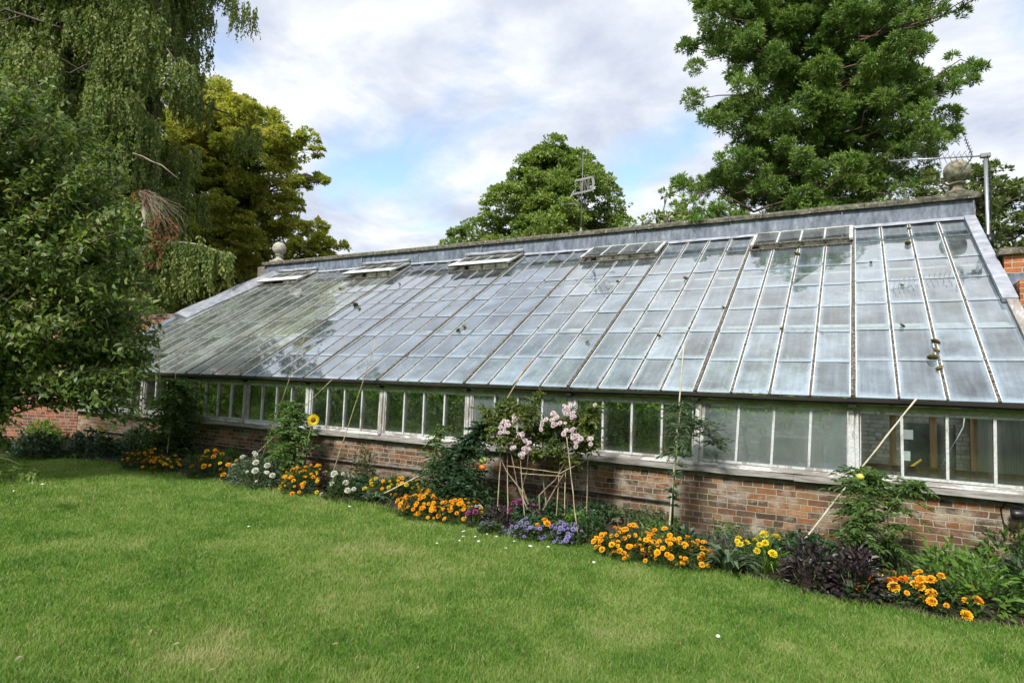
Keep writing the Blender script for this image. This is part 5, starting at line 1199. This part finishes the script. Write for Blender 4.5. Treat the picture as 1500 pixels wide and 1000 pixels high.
# ------------------------------------------------------------ inside the greenhouse
IG = 'leafy plants inside the greenhouse'
spots_in = [(-2.5, 1.3, 1.5, 'rank bright vine filling the window left of the tall cane'), (-3.4, .9, 1.2, 'bright vine inside just behind the pink rose'), (-4.7, 1.0, .8, 'indoor plant behind the left side of the rose'), (-5.9, 1.2, 1.0, 'leafy plant inside left of the rose window'), (-7.2, 1.2, 1.0, 'indoor plant behind the low slanting cane'), (-8.6, 1.3, 1.0, 'indoor plant behind the window right of the sunflower'), (-10.0, 1.2, .9, 'indoor plant behind the sunflower'), (-11.6, 1.6, .8, 'indoor plant left of the sunflower'), (-13.4, 2.0, .6, 'small indoor plant near the far left windows')]
for i, (x, y, d_, lab) in enumerate(spots_in):
    root = thing('vine', lab, 'indoor plant', (x, .62 if y < 1.5 else y*.7, .05), 0, IG); Lv = Leaves(); n = int(2300*d_)
    P = rng.uniform([-.8, -.36, .5], [.8, .5, 1.72 if d_ > .9 else 1.6], (n, 3))
    P += .07*np.sin(P[:, [1, 2, 0]]*9+i)
    Lv.add(P, unit(rand_unit(n)+np.array([0, -.4, -.4])), unit(np.array([0, -.7, .7])+rand_unit(n)*.6), .095*(.5+.9*rng.random(n)), .8, T_OVAL); Lv.build('foliage', MT['indoor_leaf'], root)
    st = MB()
    for k in range(6):
        a = rng.uniform(-.5, .5); st.tube(bez((a*.3, 0, 0), (a*1.5, rng.uniform(-.3, .3), 1.8), .1, 6, .06), [.014, .012, .01, .009, .007, .004], 5)
    st.build('stem', MT['stem_brown'], root, True)
for (u, v, fw, r, lab) in ((1090, 515, 0, 1.0, 'leafy vine crown pressed under the roof glass behind the right vent'), (760, 500, 0, 1.4, 'vine crown under the glass above the pink rose'), (880, 500, 0, 1.0, 'vine crown under the glass left of the tall cane')):
    p = on_roof(u, v); p = p+(p-CAM)*.02+np.array([0, 0, -.42]); root = thing('roof_vine', lab, 'indoor plant', (p[0], p[1], .05), 0, IG); Lv = Leaves(); n = 700; h = p[2]-.05
    n = 1500; P = rng.normal(size=(n, 3))*np.array([.5*r, .45, .2]); P[:, 2] = -abs(P[:, 2]) + P[:, 1]*.62 + h + .06; P = P[(P[:, 1] > .25-p[1]) & (P[:, 2] < h+.3+.62*P[:, 1])]; n = len(P); Lv.add(P, unit(rand_unit(n)), unit(np.array([0, -.4, .9])+rand_unit(n)*.5), .12, .8, T_OVAL); Lv.build('foliage', MT['indoor_leaf'], root)
    MB().tube(bez((0, 0, 0), (0, .1, h), .1, 8, .05), np.linspace(.03, .01, 8), 6).build('stem', MT['stem_brown'], root, True)
a_ = ony(1112, 690, .2); b_ = ony(1205, 645, .2)
bx = thing('cardboard_box', 'open brown cardboard box behind the hazy window', 'box', (a_[0], .14, .3))
z0, z1 = ony(1150, 690, .2)[2]-.3, ony(1150, 645, .2)[2]-.3; wd_ = b_[0]-a_[0]
MB().box((0, 0, z0-.4), (wd_, .02, z1)).box((0, .3, z0-.4), (wd_, .32, z1+.02)).box((0, .022, z0-.4), (.02, .298, z1)).box((wd_-.02, .022, z0-.4), (wd_, .298, z1)).build('walls', MT['card'], bx)
for (u, v, s_, c_) in ((1128, 675, .13, 'p'), (1180, 683, .15, 'q')):
    p = ony(u, v, .1)-np.array([a_[0], .14, .3]); MB().add([p+np.array([-s_, 0, -.04]), p+np.array([s_*.8, 0, -.06]), p+np.array([s_*.6, .08, .06]), p+np.array([-s_*.7, .08, .08])], [(0, 1, 2, 3)]).build('flap', MT['card'], bx)
p = ony(1176, 680, .07); pn = MB(); pn.add([p+np.array(q) for q in ((-.06, 0, -.012), (.05, 0, -.02), (.06, .03, .02), (-.05, .03, .025))], [(0, 1, 2, 3)]); tag(pn.build('paper_note', MT['paper']), 'small white paper on the cardboard box flap', 'paper')
# fleece hanging beside post
fl = MB(); V = []; nz = 14
for i in range(nz):
    z = ZS+.03+(ZT-.05-ZS-.03)*i/(nz-1); wl_ = (.20 if i < 8 else .20-.13*(i-8)/5)*(1 if i != 8 else 1.15)
    for j in range(9): V.append((-.085-wl_+wl_*j/8, .10+.02*math.sin(j*2.1+i*.3), z))
fl.add(V, [(i*9+j, i*9+j+1, (i+1)*9+j+1, (i+1)*9+j) for i in range(nz-1) for j in range(8)]); tag(fl.build('fleece_curtain', MT['fleece'], None, True), 'torn white fleece hanging inside left of a post', 'fabric')
q0, q1 = ony(1322, 690, 1.6), ony(1400, 622, 1.6)
tag(MB().box((q0[0], 1.6, .4), (q1[0], 1.64, q1[2])).build('black_board', MT['dark_panel']), 'black board standing inside behind the right windows', 'board')
for (u, v, lab) in ((1331, 636, 'white paper pinned high on the black board'), (1327, 667, 'white paper low on the black board')):
    p = ony(u, v, 1.59); tag(MB().box((p[0]-.06, 1.592, p[2]-.065), (p[0]+.05, 1.598, p[2]+.06)).build('paper_note', MT['paper']), lab, 'paper')
p, q = ony(1334, 684, 1.3), ony(1350, 673, 1.3); tag(MB().tube([p, q], .016, 6).build('garden_tool', MT['yellow']), 'yellow tool handle inside below the papers', 'tool')
P = [ony(u, v, .5) for u, v in ((1413, 610), (1411, 625), (1402, 642), (1392, 658), (1384, 672), (1378, 686))]; tag(MB().tube(P, .006, 5).build('hanging_string', MT['fleece'], None, True), 'white string hanging inside the right window', 'string')

# ------------------------------------------------------------ small things
p = ony(1490, 755, -.12); t_ = thing('wall_lamp', 'black lamp head and cable on the wall at the right edge', 'lamp', p)
MB().tube([(-.05, 0, .01), (-.01, 0, .012), (.12, .0, .03)], [.05, .055, .045], 12).build('housing', MT['black'], t_, True)
MB().tube([ony(u, v, -.02)-p for u, v in ((1497, 740), (1475, 735), (1466, 745), (1470, 765), (1480, 775), (1493, 778))], .007, 5).tube([ony(u, v, -.02)-p for u, v in ((1497, 745), (1480, 742), (1440, 726))], .004, 4).build('cable', MT['black'], t_, True)
P = [ony(u, v, -.5)*[1, 1, 0]+[0, 0, .07] for u, v in ((1280, 838), (1300, 842), (1325, 848), (1345, 858))]
tag(MB().tube(P, .014, 6).build('garden_hose', MT['black'], None, True), 'black hose on the soil under the right tomato', 'hose')
tuft_thing('coping_weed', 'bright green weed sprouting from the coping by the redwood', 'weed', (ony(1022, 322, D)[0], D-.02, 5.40), .17, .2, MT['fresh_leaf'], 260, .055, .5)
tuft_thing('coping_weed', 'small yellow weed at the far left roof vent', 'weed', tuple(on_roof(464, 392)), .1, .12, MT['yellow_leaf'], 80, .05, .3)
tuft_thing('coping_weed', 'tuft of weed on top of the old wall at the far left', 'weed', (XL-1.3, 2.4, 3.53), .3, .22, MT['bush'], 160, .08, .4)
for (u, v) in ((1210, 298), (1180, 302)):
    tuft_thing('coping_weed', 'light green sprig on the coping, %s of two near the redwood trunk' % ('right' if u > 1200 else 'left'), 'weed', (ony(u, v, D+.2)[0], D+.25, 5.44), .2, .22, MT['fresh_leaf'], 120, .06, .5)
pet = MB().lathe([(0, .010), (.012, .012), (.022, .008), (.024, .002), (.012, 0), (0, 0)], n=7).mesh('fallen_petal', MT['paper'], True)
PG = 'white petals fallen on the lawn'
for i, (u, v) in enumerate(((679, 782), (679, 790), (673, 796), (696, 790), (701, 797), (714, 786), (727, 790), (753, 797), (741, 807), (777, 804), (803, 805), (870, 828), (364, 775), (20, 722), (62, 712), (1052, 938), (640, 800), (512, 745))):
    p = onz(u, v, 0); o = link(bpy.data.objects.new('fallen_petal', pet)); o.location = (p[0], p[1], .03); s = R_.uniform(.6, 1.25); o.scale = (s, s*.8, 1); o.rotation_euler = (R_.uniform(-.3, .3), R_.uniform(-.3, .3), R_.uniform(0, 6)); tag(o, 'small white petal lying on the mown grass', 'petal', PG)
LG = 'brown leaves fallen on the lawn'
lf = leaf_verts(np.zeros((1, 3)), np.array([[1., 0, 0]]), np.array([[0, 0, 1.]]), .05, .7, T_OVAL); lfm = mesh_np('fallen_leaf', lf[0]+np.array([-.025, 0, 0]), [lf[1]], MT['twig'])
for (u, v) in ((222, 930), (230, 934), (308, 990), (5, 932), (258, 950), (300, 812), (1088, 775), (27, 972), (122, 932), (490, 950), (1176, 940), (60, 940), (610, 985)):
    p = onz(u, v, 0); o = link(bpy.data.objects.new('fallen_leaf', lfm)); o.location = (p[0], p[1], .034); o.rotation_euler = (R_.uniform(-.4, .4), R_.uniform(-.4, .4), R_.uniform(0, 6)); tag(o, 'small dry brown leaf lying on the mown grass', 'leaf', LG)

# ------------------------------------------------------------ light, sky, camera
SUN_EL, SUN_AZ = math.radians(44), math.radians(178)   # azimuth clockwise from +Y
wd = bpy.data.worlds.new('World'); bpy.context.scene.world = wd; wd.use_nodes = True
N = wd.node_tree.nodes; L = wd.node_tree.links; N.clear()
sky = N.new('ShaderNodeTexSky'); sky.sky_type = 'NISHITA'; sky.sun_disc = False; sky.sun_elevation = SUN_EL; sky.sun_rotation = SUN_AZ; sky.air_density = 1.0; sky.dust_density = .6
co = N.new('ShaderNodeTexCoord').outputs['Generated']
sp = N.new('ShaderNodeSeparateXYZ'); L.new(co, sp.inputs[0])
z = math_(N, L, 'ADD', math_(N, L, 'MAXIMUM', sp.outputs[2], 0.0), .16)
cv = N.new('ShaderNodeCombineXYZ'); L.new(math_(N, L, 'DIVIDE', sp.outputs[0], z), cv.inputs[0]); L.new(math_(N, L, 'DIVIDE', sp.outputs[1], z), cv.inputs[1])
n1 = noise(N, L, mapping(N, L, cv.outputs[0], (1, 1, 1), (3.1, 1.7, 0)), 1.15, 7, .58, .35)
n2 = noise(N, L, mapping(N, L, cv.outputs[0], (1, 1, 1), (7.3, 2.2, 0)), 2.3, 7, .6, .3)
cov = ramp(N, [(.24, 0), (.40, 1)])
gaps = None
for (u_, v_, q_, k_) in ((925, 258, .085, .3), (488, 285, .13, .2), (330, 95, .10, .17), (300, 20, .12, .2), (1490, 60, .2, .14), (620, 330, .2, .13), (1010, 210, .08, .2), (720, 30, .1, .1)):
    d_ = unit(ray(u_, v_)); vd = N.new('ShaderNodeVectorMath'); vd.operation = 'DISTANCE'; L.new(co, vd.inputs[0]); vd.inputs[1].default_value = tuple(d_)
    g_k = math_(N, L, 'MULTIPLY', math_(N, L, 'SUBTRACT', 1.0, math_(N, L, 'DIVIDE', vd.outputs['Value'], q_), True), k_)
    gaps = g_k if gaps is None else math_(N, L, 'ADD', gaps, g_k)
L.new(math_(N, L, 'SUBTRACT', math_(N, L, 'ADD', n1.outputs[0], .04), gaps), cov.inputs[0])
cc = ramp(N, [(.36, (.32, .35, .42)), (.5, (.42, .445, .49)), (.62, (.53, .54, .555))]); L.new(n2.outputs[0], cc.inputs[0])
bgs = N.new('ShaderNodeBackground'); bgs.inputs[1].default_value = .15; L.new(sky.outputs[0], bgs.inputs[0])
bgc = N.new('ShaderNodeBackground'); bgc.inputs[1].default_value = 1.0; L.new(cc.outputs[0], bgc.inputs[0])
mx = N.new('ShaderNodeMixShader'); L.new(math_(N, L, 'MULTIPLY', cov.outputs[0], .97), mx.inputs[0]); L.new(bgs.outputs[0], mx.inputs[1]); L.new(bgc.outputs[0], mx.inputs[2])
wo = N.new('ShaderNodeOutputWorld'); L.new(mx.outputs[0], wo.inputs[0])
sl = bpy.data.lights.new('sun', 'SUN'); sl.energy = 2.8; sl.angle = math.radians(9); sl.color = (1, .95, .87)
so = link(bpy.data.objects.new('sun', sl)); so.location = (5, -10, 20)
dirv = Vector((math.sin(SUN_AZ)*math.cos(SUN_EL), math.cos(SUN_AZ)*math.cos(SUN_EL), math.sin(SUN_EL)))
so.rotation_mode = 'QUATERNION'; so.rotation_quaternion = dirv.to_track_quat('Z', 'Y')
cam = bpy.data.cameras.new('camera'); co_ = link(bpy.data.objects.new('camera', cam)); cam.sensor_width = 36; cam.lens = F/1500*36; cam.clip_end = 3000
mw = Matrix(((M[0][0], M[1][0], -M[2][0], CAM[0]), (M[0][1], M[1][1], -M[2][1], CAM[1]), (M[0][2], M[1][2], -M[2][2], CAM[2]), (0, 0, 0, 1)))
co_.matrix_world = mw
sc = bpy.context.scene; sc.camera = co_
sc.view_settings.view_transform = 'Standard'; sc.view_settings.look = 'None'; sc.view_settings.exposure = 1.0; sc.view_settings.gamma = 1
sc.cycles.max_bounces = 10; sc.cycles.diffuse_bounces = 3; sc.cycles.glossy_bounces = 3; sc.cycles.transmission_bounces = 4; sc.cycles.transparent_max_bounces = 14
sc.cycles.caustics_reflective = False; sc.cycles.caustics_refractive = False; sc.cycles.use_denoising = True; sc.cycles.sample_clamp_indirect = 4
sc.cycles.use_adaptive_sampling = True; sc.cycles.adaptive_threshold = .02
